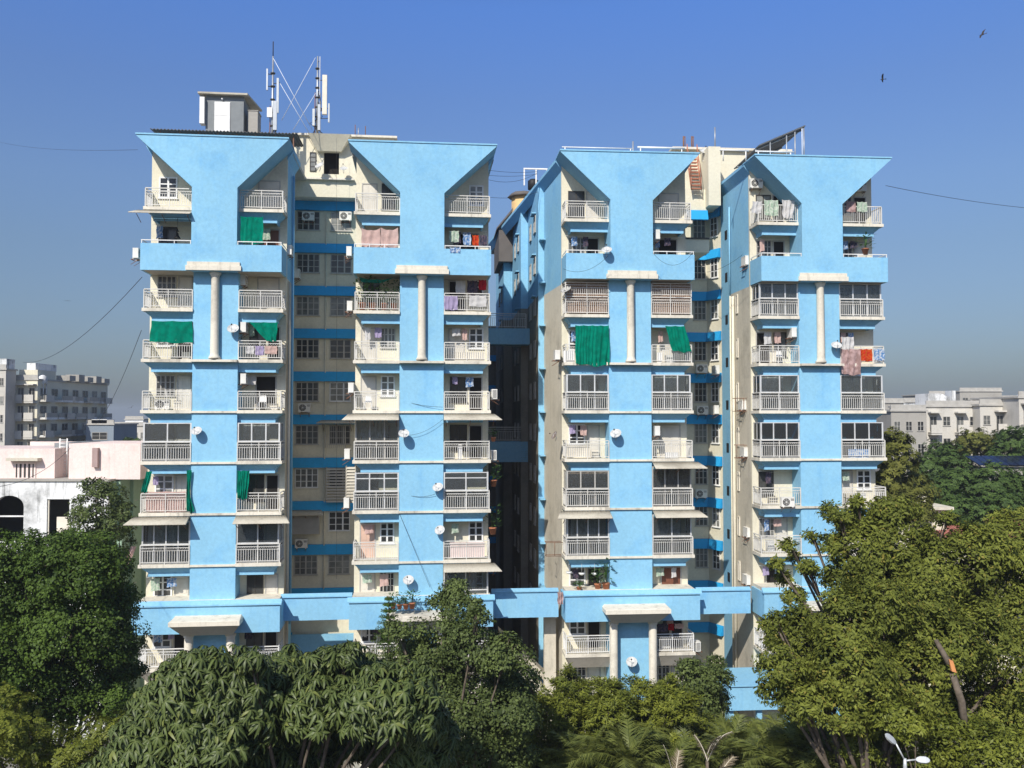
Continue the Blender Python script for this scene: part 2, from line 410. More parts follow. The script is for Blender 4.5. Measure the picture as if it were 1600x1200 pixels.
def sunshade(par, ua, ub, end, zs):
    """blue hopper-shaped shade under the slab whose underside is at zs"""
    m = MB()
    prof = [(.08, 0), (.42, -.34), (.42, -.56), (.52, -.56), (.52, -.003)]
    def off(y): return min(y, .52)
    A, B = [], []
    for y, z in prof:
        y_ = y
        if end == 'l': A.append((ua + off(y_), y_, zs + z)); B.append((ub, y_, zs + z))
        else: A.append((ua, y_, zs + z)); B.append((ub - off(y_), y_, zs + z))
    n = len(prof)
    m.add(A + B, [tuple(range(n)), tuple(reversed(range(n, 2 * n)))] + [(i, i + n, (i + 1) % n + n, (i + 1) % n) for i in range(n)])
    A, B = [], []
    for y, z in prof:
        x = ua + y if end == 'l' else ub - y
        A.append((x, off(y), zs + z)); B.append((x, 1.5, zs + z))
    m.add(A + B, [tuple(range(n)), tuple(reversed(range(n, 2 * n)))] + [(i, i + n, (i + 1) % n + n, (i + 1) % n) for i in range(n)])
    return m.build('sunshade', M['blue'], par)

def awning(bld, ua, ub, z, y0=.0, out=.95, drop=.34, name='awning', fl=.25, fr=.25):
    """thin corrugated sheet canopy on brackets, sloping and widening outward, with a folded end at each side"""
    m = MB(); n = max(8, int((ub - ua) / .055)); vs, fs = [], []
    for i in range(n + 1):
        t = i / n; u = ua + (ub - ua) * t; w = ua - fl + (ub - ua + fl + fr) * t; c = .008 * math.sin(u * 2 * math.pi / .16)
        vs += [(u, y0, z + c), (w, y0 - out, z - drop + c), (w, y0 - out, z - drop - .045 + c), (u, y0, z - .03 + c)]
    for i in range(n):
        a = i * 4; b = a + 4
        fs += [(a, b, b + 1, a + 1), (a + 1, b + 1, b + 2, a + 2), (a + 2, b + 2, b + 3, a + 3), (a + 3, b + 3, b, a)]
    fs += [(0, 1, 2, 3), (n * 4 + 3, n * 4 + 2, n * 4 + 1, n * 4)]
    m.add(vs, fs, True)
    o = m.build(name, M['awning'], bld)
    for u in (ua + .15, (ua + ub) / 2, ub - .15):
        MB().tube([(u, y0 - .01, z - .75), (u, y0 - out + .06, z - drop - .08)], .02, 5).build('bracket', M['rust'], o)
    return o

def glazing(bld, ua, ub, end, z0, z1, n, y=.16, D=1.3, fm='aluminium', glass='glass', toplight=False, blind=None, open_panel=None, solid_low=False):
    f, g = MB(), MB(); b = .055
    f.box(ua, ub, y, y + .06, z1 - b, z1).box(ua, ub, y, y + .06, z0, z0 + b)
    mid = z0 + 1.13
    f.box(ua, ub, y - .004, y + .064, mid - .02, mid + .05)
    xs = [ua + (ub - ua) * i / n for i in range(n + 1)]
    for i, x in enumerate(xs):
        w = b * (.7 if 0 < i < n else .85)
        a = min(max(x, ua + w), ub - w)
        f.box(a - w, a + w, y - .002, y + .062, z0 + b, z1 - b)
    if toplight: f.box(ua + b, ub - b, y + .002, y + .058, z1 - .38, z1 - .32)
    for i in range(n):
        if open_panel == i: continue
        g.box(xs[i] + .02, xs[i + 1] - .02, y + .026, y + .034, z0 + b * .9, z1 - b * .9)
    xe = ua if end == 'l' else ub
    s_ = 1 if end == 'l' else -1
    for q in range(3):
        yy = y + .07 + (D - .1) * q / 2
        f.box(xe, xe + s_ * .06, yy, yy + .055, z0, z1)
    f.box(xe, xe + s_ * .058, y + .07, y + D, z1 - b, z1 - .001).box(xe, xe + s_ * .058, y + .07, y + D, mid - .02, mid + .03)
    g.box(xe + s_ * .026, xe + s_ * .034, y + .07, y + D, z0 + .03, z1 - .03)
    if solid_low:
        g2 = MB().box(ua + b, ub - b, y + .07, y + .085, z0 + .02, z0 + 1.08); g2.build('lower_panel', M['frost'], bld)
    if blind is not None:
        xa, xb = xs[blind] + .05, xs[blind + 1] - .03
        cloth_mb(xb - xa, z1 - z0 - 1.3, folds=1, amp=.006, nz=3).xform(Matrix.Translation((xa, y + .12, z1 - .08))).build('window_blind', M['netblind'], bld)
    o = f.build('glazed_screen', M[fm], bld); g.build('glass_panel', M[glass], o)
    return o

def cloth_mb(w, h, folds=6, amp=.05, skew=0.0, nz=14, flare=1.0, narrow=1.0, seed=0, sag=0.0):
    """hanging cloth, origin at its top left corner"""
    r = random.Random(seed); n = max(10, folds * 6); m = MB(); vs, fs = [], []
    ph = r.random() * 6
    for j in range(nz + 1):
        t = j / nz
        wj = w * (1 + (flare - 1) * t) * (1 - (1 - narrow) * math.sin(math.pi * t) ** 2)
        for i in range(n + 1):
            s_ = i / n
            x = s_ * wj + skew * t + .015 * math.sin(9 * t + 5 * s_ + ph)
            sw = s_ + .07 * math.sin(5.1 * s_ + ph) + .03 * math.sin(3 * t + ph)
            y = amp * (.4 + .6 * t) * (math.sin(sw * folds * 2 * math.pi + ph) + .5 * math.sin(sw * folds * 3.3 * math.pi + 3 * t) + .35 * math.sin(11 * t + 4 * s_))
            z = -h * t * (1 + .035 * math.sin(4.3 * s_ + ph) + .02 * math.sin(13 * s_)) - sag * math.sin(math.pi * s_) * (1 - t) - .035 * abs(math.sin(s_ * math.pi * max(2, folds // 2))) * (1 - t)
            vs.append((x, y, z))
    for j in range(nz):
        for i in range(n):
            a = j * (n + 1) + i
            fs.append((a, a + n + 1, a + n + 2, a + 1))
    m.add(vs, fs, True); return m

ORD = {4: 'top', 3: 'second', 2: 'third', 1: 'fourth', 0: 'fifth', -1: 'sixth', -2: 'seventh', -3: 'eighth', -4: 'ninth', -5: 'tenth'}
TW = {'A': 'leftmost tower', 'B': 'second tower', 'C': 'third tower', 'D': 'rightmost tower'}
def where(t, side, k): return f'{"left" if side == "l" else "right"} balcony, {ORD[k]} row from top, {TW[t]}'

def cloth(F, px0, py0, px1, py1, v, mat, name, label, cat, group=None, **kw):
    u0, z0 = F.loc(px0, py0, v); u1, z1 = F.loc(px1, py1, v)
    m = cloth_mb(u1 - u0, z0 - z1, **kw); o = m.build(name, M[mat])
    o.matrix_world = F.M @ Matrix.Translation((u0, v, z0))
    return tag(o, label, cat, group)

# ---- config of every balcony: w=window style, d=door style, g=glazing panels, a=awning over it ...
C = {}
def cfg(t, s, k, **kw): C[(t, s, k)] = kw
cfg('A', 'l', 4, w='white', d=None); cfg('A', 'l', 3, w='dark2', d=None, awn=1); cfg('A', 'l', 2, w='old', d='white')
cfg('A', 'l', 1, w='white', d='dark'); cfg('A', 'l', 0, w='old', d='white'); cfg('A', 'l', -1, g=2, op=None, w='dark2', d='white')
cfg('A', 'l', -2, w='white', d='white'); cfg('A', 'l', -3, g=4, awn=1, cur=1, w='dark2', d=None); cfg('A', 'l', -4, w='white', d='white')
cfg('A', 'r', 4, w=None, d='white'); cfg('A', 'r', 3, w=None, d='brown'); cfg('A', 'r', 2, w=None, d='white')
cfg('A', 'r', 1, w='dark2', d='dark'); cfg('A', 'r', 0, w=None, d='dark'); cfg('A', 'r', -1, g=3, cur=1, w='old', d='white')
cfg('A', 'r', -2, w='dark2', d='dark'); cfg('A', 'r', -3, g=2, awn=1, w='dark2', d='white'); cfg('A', 'r', -4, w='dark2', d='white')
cfg('B', 'l', 4, w='dark2', d='white', swap=1); cfg('B', 'l', 3, w=None, d='peach', swap=1); cfg('B', 'l', 2, w='dark2', d=None)
cfg('B', 'l', 1, w='old', d='white', swap=1); cfg('B', 'l', 0, w='white', d='white', swap=1); cfg('B', 'l', -1, g=3, awn=1, fm='frame_old', cur=1, w=None, d='dark')
cfg('B', 'l', -2, g=3, top=1, w='dark2', d=None); cfg('B', 'l', -3, w='white', d='peach', swap=1); cfg('B', 'l', -4, w='old', d='white', swap=1)
cfg('B', 'r', 4, w='white', d=None, swap=1); cfg('B', 'r', 3, w=None, d='dark'); cfg('B', 'r', 2, w='white', d='dark', swap=1)
cfg('B', 'r', 1, w='white', d='white', swap=1); cfg('B', 'r', 0, w='dark2', d='dark'); cfg('B', 'r', -1, awn=1, w='dark2', d='dark')
cfg('B', 'r', -2, g=2, top=1, w='dark2', d=None); cfg('B', 'r', -3, w='white', d=None, swap=1); cfg('B', 'r', -4, g=2, awn=1, cur=1, w='white', d='dark', swap=1)
cfg('C', 'l', 4, w='darkf', d='white'); cfg('C', 'l', 3, w='old', d='dark'); cfg('C', 'l', 2, dbl=1, w='old', d='white')
cfg('C', 'l', 1, w='white', d=None); cfg('C', 'l', 0, g=3, w='old', d='dark'); cfg('C', 'l', -1, w='white', d='white')
cfg('C', 'l', -2, g=3, fm='frame_old', blind=1, w=None, d='dark'); cfg('C', 'l', -3, g=4, awn=1, cur=1, w='dark2', d=None); cfg('C', 'l', -4, w='white', d='dark')
cfg('C', 'r', 4, w=None, d='white'); cfg('C', 'r', 3, w=None, d='dark'); cfg('C', 'r', 2, dbl=1, w='old', d='white')
cfg('C', 'r', 1, w=None, d='white', swap=1); cfg('C', 'r', 0, g=3, cur=1, w=None, d='white'); cfg('C', 'r', -1, w=None, d='white')
cfg('C', 'r', -2, g=3, fm='frame_old', blind=1, awn=1, w=None, d='dark'); cfg('C', 'r', -3, g=2, awn=1, cur=1, w=None, d='white'); cfg('C', 'r', -4, w=None, d='brown')
cfg('D', 'l', 4, w='dark2', d='dark', bars=1); cfg('D', 'l', 3, w='old', d='dark'); cfg('D', 'l', 2, g=3, full=1, w='old', d='white')
cfg('D', 'l', 1, w='dark2', d='dark', swap=1); cfg('D', 'l', 0, g=2, cur=2, w='white', d=None); cfg('D', 'l', -1, g=3, gl='glass_blue', w='dark2', d=None)
cfg('D', 'l', -2, w='dark2', d=None); cfg('D', 'l', -3, w='old', d='white'); cfg('D', 'l', -4, w=None, d='dark')
cfg('D', 'r', 4, w='old', d='dark', bars=1); cfg('D', 'r', 3, w='old', d='white'); cfg('D', 'r', 2, g=3, full=1, w='white', d='white')
cfg('D', 'r', 1, w='dark2', d=None); cfg('D', 'r', 0, g=2, cur=2, w=None, d='white'); cfg('D', 'r', -1, g=3, gl='glass_blue', w=None, d='dark')
cfg('D', 'r', -2, w='white', d='white', swap=1); cfg('D', 'r', -3, w='old', d='white'); cfg('D', 'r', -4, w='old', d='white')
for t_ in 'ABCD':
    for s_ in 'lr': cfg(t_, s_, -5, w='white' if s_ == 'l' else 'dark2', d='dark'); cfg(t_, s_, -6, w='old', d='white')

t_hash = {'A': 'a', 'B': 'bb', 'C': 'ccc', 'D': 'dd'}
def openings(bld, ua, ub, z, c, side, k):
    W_ = ub - ua; w, d = c.get('w'), c.get('d'); a0, b0 = (.08, .52), (.56, .88)
    if c.get('swap'): a0, b0 = (.52, .90), (.08, .46)
    if w is None: b0 = (.28, .8) if d == 'dark' else (.3, .85)
    y = 1.5
    if w:
        x0, x1 = ua + W_ * a0[0] + .1, ua + W_ * a0[1]
        if w == 'white': window(bld, x0, x1, z + .85, z + 2.15, y, 2, 3, 'white', bar=.09)
        elif w == 'old': window(bld, x0, x1, z + .85, z + 2.1, y, 4, 3, 'frame_old', thick=2)
        elif w == 'dark2': window(bld, x0, x1, z + .5, z + 2.1, y, 2, 1, 'frame_dark', bar=.05)
        elif w == 'darkf': window(bld, x0, x1, z + .3, z + 2.1, y, 2, 1, 'frame_dark', bar=.05)
    if d:
        x0, x1 = ua + W_ * b0[0], ua + W_ * b0[1]
        dm = {'white': 'door_white', 'dark': 'door_dark', 'brown': 'door_brown', 'peach': 'door_peach'}[d]
        door(bld, x0, x1, z, z + 2.1, y, dm)

def tower(F, bld, t, px):
    u0, u1, u2, u3 = [F.u(p) for p in px]
    vt = -.55
    # walls
    MB().box(u0, u3, 1.5, 1.7, .3, 38.2).build('balcony_wall', M['cream'], bld)
    MB().box(u1, u2, .1, 1.5, .3, 30.5).build('pier', M['blue'], bld)
    tee = [(u0 - .33, ROOF), (u0 - .33, ROOF - .06), (u1, 35.45), (u1, 30.5), (u2, 30.5), (u2, 35.45), (u3 + .33, ROOF - .06), (u3 + .33, ROOF)]
    MB().prism_y(tee, vt, 1.5).build('crown_pier', M['blue'], bld)
    # flat roof coping
    MB().box(u0 - .37, u3 + .37, vt - .05, 1.8, ROOF + .002, ROOF + .09).build('coping', M['blue'], bld)
    # parapet bands of the second row and of the podium
    for zb, kk, ex in ((30.5, 3, .0), (9.5, -4, .12)):
        z1 = zb + 1.57; v0 = vt - (.25 if ex else 0)
        a, b = u0 - ex, u3 + ex
        if ex:
            m = MB().box(a, b, v0, v0 + .14, zb, z1)
            m.box(a, a + .13, v0 + .14, 1.5, zb, z1).box(b - .13, b, v0 + .14, 1.5, zb, z1)
            m.build('parapet', M['blue'], bld)
            c = MB()
            c.hexa([(a - .1, v0 - .1, z1 + .002), (b + .1, v0 - .1, z1 + .002), (b + .1, v0 + .16, z1 + .002), (a - .1, v0 + .16, z1 + .002)],
                   [(a - .1, v0 - .1, z1 + .08), (b + .1, v0 - .1, z1 + .08), (b + .1, v0 + .16, z1 + .3), (a - .1, v0 + .16, z1 + .3)])
            c.build('ledge', M['blue'], bld)
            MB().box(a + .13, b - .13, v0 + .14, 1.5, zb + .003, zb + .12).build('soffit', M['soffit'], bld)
            MB().box(a + .13, b - .13, v0 + .18, 1.5, zb + 1.2, z1 + .2).build('terrace', M['trim'], bld)
        else:
            for (p, q, e) in ((a, u1, 'l'), (u2, b, 'r')):
                m = MB().box(p, q, v0, v0 + .13, zb, z1)
                if e == 'l': m.box(p, p + .13, v0 + .13, 1.5, zb, z1)
                else: m.box(q - .13, q, v0 + .13, 1.5, zb, z1)
                m.build('parapet', M['blue'], bld)
                i0, i1 = (p + .13, q) if e == 'l' else (p, q - .13)
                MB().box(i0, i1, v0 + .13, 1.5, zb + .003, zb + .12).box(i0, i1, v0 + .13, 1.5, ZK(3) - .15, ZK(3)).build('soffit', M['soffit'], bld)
                r = MB().box(p + .02, q - .02, v0 + .04, v0 + .09, z1 + .17, z1 + .22)
                for q_ in range(4):
                    x = p + .05 + (q - p - .1) * q_ / 3
                    r.box(x - .02, x + .02, v0 + .045, v0 + .085, z1, z1 + .17)
                xe = p + .03 if e == 'l' else q - .08
                r.box(xe, xe + .05, v0 + .1, 1.45, z1 + .172, z1 + .218)
                r.build('handrail', M['white'], bld)
    # capital, round column and the slab line across the pier
    c = (u1 + u2) / 2; cw = (u2 - u1) / 2 + .28
    MB().box(c - cw, c + cw, vt - .14, vt - .002, 30.52, 30.8).box(c - cw + .08, c + cw - .08, vt - .1, vt - .003, 30.801, 31.02).build('capital', M['trim'], bld)
    MB().lathe(c, -.1, [(.34, 25.36), (.34, 25.46), (.27, 25.55), (.25, 25.7), (.23, 30.2), (.27, 30.3), (.33, 30.38), (.33, 30.5)], 24).build('column', M['trim'], bld)
    for k in (1, 0, -1, -2, -3):
        v0 = -.35 if k == 1 else -.02
        MB().box(u1 - .02, u2 + .02, v0, .1, ZK(k) - .17, ZK(k) - .03 if k == 1 else ZK(k) - .05).build('string_course', M['trim'] if k != 1 else M['trim'], bld)
    # balconies
    for side, ua, ub in (('l', u0, u1), ('r', u2, u3)):
        for k in (4, 2, 1, 0, -1, -2, -3, -5, -6):
            z = ZK(k); th = .19
            bal = MB().box(ua - (.04 if side == 'l' else 0), ub + (.04 if side == 'r' else 0), -.02, 1.5, z - th, z).build('balcony', M['trim'], bld)
            y = .07
            ra, rb = (ua + .06, ub - .04) if side == 'l' else (ua + .04, ub - .06)
            cc = C.get((t, side, k), {})
            railing(bal, ra, rb, side, z, plainbars=bool(cc.get('bars')), mat='rail' if k != -5 else 'white')
            if k > -5: sunshade(bal, ua, ub, side, z - th)
            else:
                h = MB(); w0, w1 = ua, ub
                o1 = .5
                h.hexa([(w0 + (o1 if side == 'l' else 0), .5, z - th - .75), (w1 - (o1 if side == 'r' else 0), .5, z - th - .75), (w1 - (o1 if side == 'r' else 0), 1.5, z - th - .75), (w0 + (o1 if side == 'l' else 0), 1.5, z - th - .75)],
                       [(w0, 0, z - th - .002), (w1, 0, z - th - .002), (w1, 1.5, z - th - .002), (w0, 1.5, z - th - .002)])
                h.build('sunshade', M['soffit'], bal)
        for k in range(4, -7, -1):
            cc = C.get((t, side, k)); z = ZK(k)
            if cc is None: continue
            openings(bld, ua + .12, ub - .05, z, cc, side, k)
            top = z + 3 - .19 - .56
            if k == 2: top = 30.5
            if cc.get('g'):
                a, b = (ua + .1, ub - .01) if side == 'l' else (ua + .01, ub - .1)
                zt = z + 3 - .19 if cc.get('awn') else (top + .0 if not cc.get('full') else 30.48)
                if cc.get('awn'): zt = z + 2.5
                gz = glazing(bld, a, b, side, z + .01, zt, cc['g'], fm=cc.get('fm', 'aluminium'), glass=cc.get('gl', 'glass'), toplight=bool(cc.get('top')), solid_low=(t, side, k) not in (('B', 'l', -1), ('A', 'l', -3), ('C', 'r', -3)), blind=None if (cc.get('blind') or cc.get('cur')) else (k + len(t_hash[t])) % cc['g'])
                if cc.get('blind') or cc.get('cur'):
                    mt = 'blind' if cc.get('blind') else 'curtain'
                    wd = (b - a) * (.96 if cc.get('blind') else .62)
                    x0 = a + .05 if cc.get('cur') != 1 else a + .3
                    cm = cloth_mb(wd, zt - z - .25, folds=int(wd * 5), amp=.03, seed=k)
                    o = cm.xform(Matrix.Translation((x0, .42, zt - .1))).build('window_curtain' if mt == 'curtain' else 'window_blind', M[mt], bld)
            if cc.get('awn'):
                za = z + 3 - .22
                ex0, ex1 = (.3, -.02) if side == 'l' else (-.02, .3)
                awning(bld, ua - ex0, ub + ex1, za, fl=.3 if side == 'l' else .02, fr=.02 if side == 'l' else .35)
            if cc.get('dbl'):
                r2 = rail_mb(ub - ua - .1, 1.4, side, arches=False, h=.86).xform(Matrix.Translation((ua + .05, .072, z + 1.16)))
                r2.build('upper_railing', M['rail'], bld)
                MB().box(ua + .05, ub - .05, .3, .33, z + .1, z + 2.0).build('privacy_screen', M['blind'], bld)
    # portico on the pier foot
    zc = 9.45
    p0, p1 = c - (u2 - u1) / 2 - .65, c + (u2 - u1) / 2 + .65
    m = MB()
    m.hexa([(p0 + .55, vt - .45, zc), (p1 - .55, vt - .45, zc), (p1 - .55, vt - .0, zc), (p0 + .55, vt, zc)],
           [(p0 + .05, vt - 1.35, zc + .72), (p1 - .05, vt - 1.35, zc + .72), (p1 - .05, vt - .26, zc + .72), (p0 + .05, vt - .26, zc + .72)])
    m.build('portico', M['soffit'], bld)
    m = MB().box(p0, p1, vt - 1.4, vt - .254, zc + .722, zc + .96)
    m.hexa([(p0, vt - 1.4, zc + .962), (p1, vt - 1.4, zc + .962), (p1, vt - .254, zc + .962), (p0, vt - .254, zc + .962)],
           [(p0 + .1, vt - 1.3, zc + 1.0), (p1 - .1, vt - 1.3, zc + 1.0), (p1 - .1, vt - .254, zc + 1.1), (p0 + .1, vt - .254, zc + 1.1)])
    m.build('portico_roof', M['trim'], bld)
    for x in (u1 + .12, u2 - .12):
        MB().lathe(x, vt + .12, [(.3, .4), (.26, .8), (.25, 9.0), (.24, 9.2), (.3, 9.26), (.3, zc + .002)], 20).build('column', M['trim'], bld)
    return u0, u1, u2, u3

UA = tower(FL, blockL, 'A', (220, 299, 370, 440))
UB = tower(FL, blockL, 'B', (552, 624, 693, 766))
UC = tower(FR, blockR, 'C', (883, 952.5, 1018.5, 1083))
UD = tower(FR, blockR, 'D', (1187, 1251, 1314.5, 1384))

# ---- bodies behind the balconies
def body(bld, u0, u1, v0, v1, z1=38.1, low='beige'):
    MB().box(u0, u1, v0, v1, .2, 30.45).build('wall', M[low], bld)
    MB().box(u0, u1, v0, v1, 30.451, z1).build('upper_wall', M['blue'], bld)
b = blockL
body(b, UA[0], UA[3], 1.7, 2.9); 
MB().box(UA[0], UA[3], 2.9, 4.9, .2, 38.1).build('side_wall', M['blue'], b)
MB().box(UA[0], UA[3] - .7, 4.9, 30, .2, 38.1).build('wall', M['beige'], b)
body(b, UB[0], UB[3], 1.7, 30)
for za_, zb_, mt_, nm_ in ((.2, 30.45, 'beige', 'wall'), (30.451, 38.1, 'blue', 'upper_wall')):
    MB().prism_z([(UC[0], 1.7), (UC[3], 1.7), (UC[3], 7.0), (UC[0] - .5, 7.0)], za_, zb_).build(nm_, M[mt_], blockR)
def eave(bld, side, ue, v0, v1, drift=0.0):
    """sloped soffit running back under the roof edge"""
    s = -1 if side == 'l' else 1
    m = MB()
    a0, a1 = ue + s * .35, ue + s * (.35 + drift)
    w0, w1 = ue - s * .02, ue + s * (drift - .02)
    m.add([(a0, v0, ROOF + .08), (w0, v0, ROOF + .08), (w0, v0, 37.75), (a0, v0, ROOF - .12), (a1, v1, ROOF + .08), (w1, v1, ROOF + .08), (w1, v1, 37.75), (a1, v1, ROOF - .12)],
          [(0, 1, 2, 3), (7, 6, 5, 4), (0, 4, 5, 1), (1, 5, 6, 2), (2, 6, 7, 3), (3, 7, 4, 0)] if s < 0 else
          [(3, 2, 1, 0), (4, 5, 6, 7), (1, 5, 4, 0), (2, 6, 5, 1), (3, 7, 6, 2), (0, 4, 7, 3)])
    m.build('eave', M['blue'], bld)
eave(blockL, 'r', UA[3], 1.5, 4.9); eave(blockL, 'l', UA[0], 1.5, 30); eave(blockL, 'r', UB[3], 1.5, 30)
eave(blockR, 'l', UC[0], 1.5, 34, 3.3); eave(blockR, 'l', UD[0], 1.5, 7.5)
eave(blockR, 'r', UD[3], 1.5, 30); eave(blockR, 'r', UC[3], 1.5, 8)
# stepped flank of the right block along the alley
steps = [(7.0, 14.5, .9), (14.5, 23.0, 1.45), (23.0, 34.0, 2.2)]
for i, (v0, v1, du) in enumerate(steps):
    body(blockR, UC[0] - du, UC[3], v0, v1, 38.05, 'alley_shade')
    MB().box(UC[0] - du - .002, UC[0] - du + .6, v0 - .02, v0 - .003, .5 if i == 0 else 30.4, 38).build('corner_strip', M['blue'], blockR)
Rx = Matrix.Rotation(R(-90), 4, 'Z')     # a window facing -y turned to face -x
def side_window(bld, ue, v0, v1, z0, z1, **kw):
    window(bld, v0, v1, z0, z1, 0, Mx=Matrix.Translation((ue, 0, 0)) @ Matrix(((0, 1, 0, 0), (1, 0, 0, 0), (0, 0, 1, 0), (0, 0, 0, 1))), **kw)
for k in range(-5, 5):
    for i, (v0, v1, du) in enumerate(steps):
        if k < 0 and i > 1: continue
        if v1 - v0 > 6: side_window(blockR, UC[0] - du - .004, v0 + 4.6, v0 + 5.6, ZK(k) + .9, ZK(k) + 2.1, nx=2, nz=2, fm='frame_old')
        side_window(blockR, UC[0] - du - .004, v0 + 1.5, v0 + 2.6, ZK(k) + .9, ZK(k) + 2.1, nx=2, nz=2, fm='frame_old')
        if k >= 2: MB().box(UC[0] - du - .3, UC[0] - du - .004, v0 + 1.4, v0 + 2.7, ZK(k) + 2.2, ZK(k) + 2.28).build('window_hood', M['blue'], blockR)
for k in range(-4, 5):      # small slab stubs in front of the lit corner strip throw its saw-tooth shadow
    MB().box(UC[0] - .86, UC[0] - .5, 6.2, 6.97, ZK(k) - .12, ZK(k) - .03).build('slab_stub', M['blue'], blockR)
# flank of the rightmost tower, facing the recess
body(blockR, UD[0], UD[3], 1.7, 5.4)
MB().box(UD[0], UD[3], 5.4, 7.5, .2, 38.1).build('wall', M['blue'], blockR)
body(blockR, UD[0] + .6, UD[3], 7.5, 30)
for k in range(-4, 5):       # shaft openings in the blue strip, slots and pipes on the beige flank
    MB().box(UD[0] - .02, UD[0] + .01, 6.1, 6.6, ZK(k) + .1, ZK(k) + .75).build('vent_opening', M['black'], blockR)
    if k < 3: side_window(blockR, UD[0] - .004, 3.9, 4.3, ZK(k) + .6, ZK(k) + 1.9, nx=1, nz=1, fm='trim' if False else 'board', bar=.08, sill=False)
for v, r, m_, zt_ in ((5.2, .06, 'cream', 30.3), (5.25, .06, 'blue', 36.5), (4.75, .06, 'board', 30.2), (4.5, .04, 'cream', 30.2)):
    MB().tube([(UD[0] - .12, v, .6 if m_ != 'blue' else 30.35), (UD[0] - .12, v, zt_)], r, 8).build('drain_pipe', M[m_], blockR)
for v, r in ((2.1, .06), (2.5, .05)):
    MB().tube([(UA[3] + .1, v, .6), (UA[3] + .1, v, 30.3)], r, 8).build('drain_pipe', M['beige'], blockL)
MB().tube([(UA[3] + .12, 3.4, 9), (UA[3] + .12, 3.4, 37.3)], .08, 8).build('drain_pipe', M['blue'], blockL)

# ---- recess of the left block
def band(bld, p, q, z0, z1, out=.32):
    """blue sloped shade between plan points p and q"""
    p, q = Vector((*p, 0)), Vector((*q, 0)); d = (q - p).normalized(); n = Vector((d.y, -d.x, 0))
    m = MB()
    a = [p + n * .02, q + n * .02, q + n * out, p + n * out]; b_ = [p + n * .02, q + n * .02, q + n * .12, p + n * .12]
    m.hexa([v + Vector((0, 0, z0)) for v in reversed(a)], [v + Vector((0, 0, z1)) for v in reversed(b_)])
    return m.build('sun_band', M['blue_deep'], bld)
VR = 9.3
ra, rb = UA[3] - .7, UB[0]
MB().box(ra, rb + 0, VR, VR + .3, .2, 37.2).build('recess_wall', M['cream'], blockL)
for k in range(-5, 6):
    zt = ZK(k) - .25
    band(blockL, (ra + .002, VR), (rb - .002, VR), zt - .68, zt)
    if k < 5:
        for (xa, xb, nx) in ((462, 500, 4), (515, 550, 3)):
            ua, ub = FL.u(xa, VR), FL.u(xb, VR)
            mt = 'white' if (k, nx) in ((0, 3), (-3, 3), (-2, 4), (-3, 4)) else 'frame_old'
            window(blockL, ua, ub - .1, ZK(k) + .68, ZK(k) + 2.0, VR, nx, 3, mt, thick=2)
for px_ in (508, 457): 
    u = FL.u(px_, VR)
    MB().tube([(u, VR - .1, 1), (u, VR - .1, 36.2)], .05, 6).build('drain_pipe', M['cream'], blockL)
# attic over the recess, with its hopper parapet and dark opening
u0, u1 = FL.u(455, 8.0), FL.u(614, 8.0)
za = ZK(5) - .25
zr = FL.z(500, 213, 8.0)
o0, o1 = FL.u(503, 8.0), FL.u(527, 8.0); q0, q1 = FL.z(515, 272, 8), FL.z(515, 238, 8)
m = MB().box(u0, o0, 8.0, 8.2, za, zr).box(o1, u1, 8.0, 8.2, za, zr).box(o0, o1, 8.0, 8.2, za, q0).box(o0, o1, 8.0, 8.2, q1, zr)
m.build('attic_wall', M['cream'], blockL)
MB().box(u0, u1, 10, 22, 38.0, zr - .01).build('attic_body', M['cream'], blockL)
MB().box(o0 - .3, o1 + .3, 8.6, 8.65, q0 - .2, q1 + .2).build('attic_dark_sheet', M['door_dark'], blockL)  # near-black sheet stands in for the shade inside the opening
MB().box(u0 - .1, u1 + .2, 7.8, 22, zr + .002, zr + .14).build('attic_roof', M['trim'], blockL)
MB().box(u0, u1, 8.2, 10, za, za + .1).build('attic_floor', M['trim'], blockL)
h0, h1 = FL.u(478, 7.2), FL.u(546, 7.2); i0, i1 = FL.u(492, 7.6), FL.u(530, 7.6)
zt_, zb_ = zr - .1, FL.z(510, 236, 7.6)
MB().hexa([(i0, 7.6, zb_), (i1, 7.6, zb_), (i1, 7.998, zb_), (i0, 7.998, zb_)], [(h0, 7.0, zt_), (h1, 7.0, zt_), (h1, 7.998, zt_), (h0, 7.998, zt_)]).build('attic_hood', M['cream'], blockL)
zc_ = FL.z(510, 276, 7.4)
MB().box(FL.u(471, 7.4), FL.u(550, 7.4), 7.7, 7.998, zc_ - .1, zc_ + .02).build('attic_ledge', M['trim'], blockL)
uu0, uu1 = FL.u(481, 8), FL.u(491, 8)
window(blockL, uu0, uu1, FL.z(485, 268, 8), FL.z(485, 238, 8), 7.998, 1, 4, 'frame_dark', sill=False)
# main roof decks
MB().box(UA[0] - .3, UA[3] + .3, 1.8, 30, 38.2, ROOF).build('roof', M['roofdeck'], blockL)
MB().box(UB[0] - .3, UB[3] + .35, 1.8, 30, 38.2, ROOF).build('roof', M['roofdeck'], blockL)
MB().prism_z([(UC[0] - .2, 1.8), (UC[3] + .3, 1.8), (UC[3] + .3, 34), (UC[0] - 3.4, 34)], 38.2, ROOF + .05).build('roof', M['roofdeck'], blockR)
MB().box(UD[0] - .2, UD[3] + .2, 1.8, 30, 38.2, ROOF + .05).build('roof', M['roofdeck'], blockR)

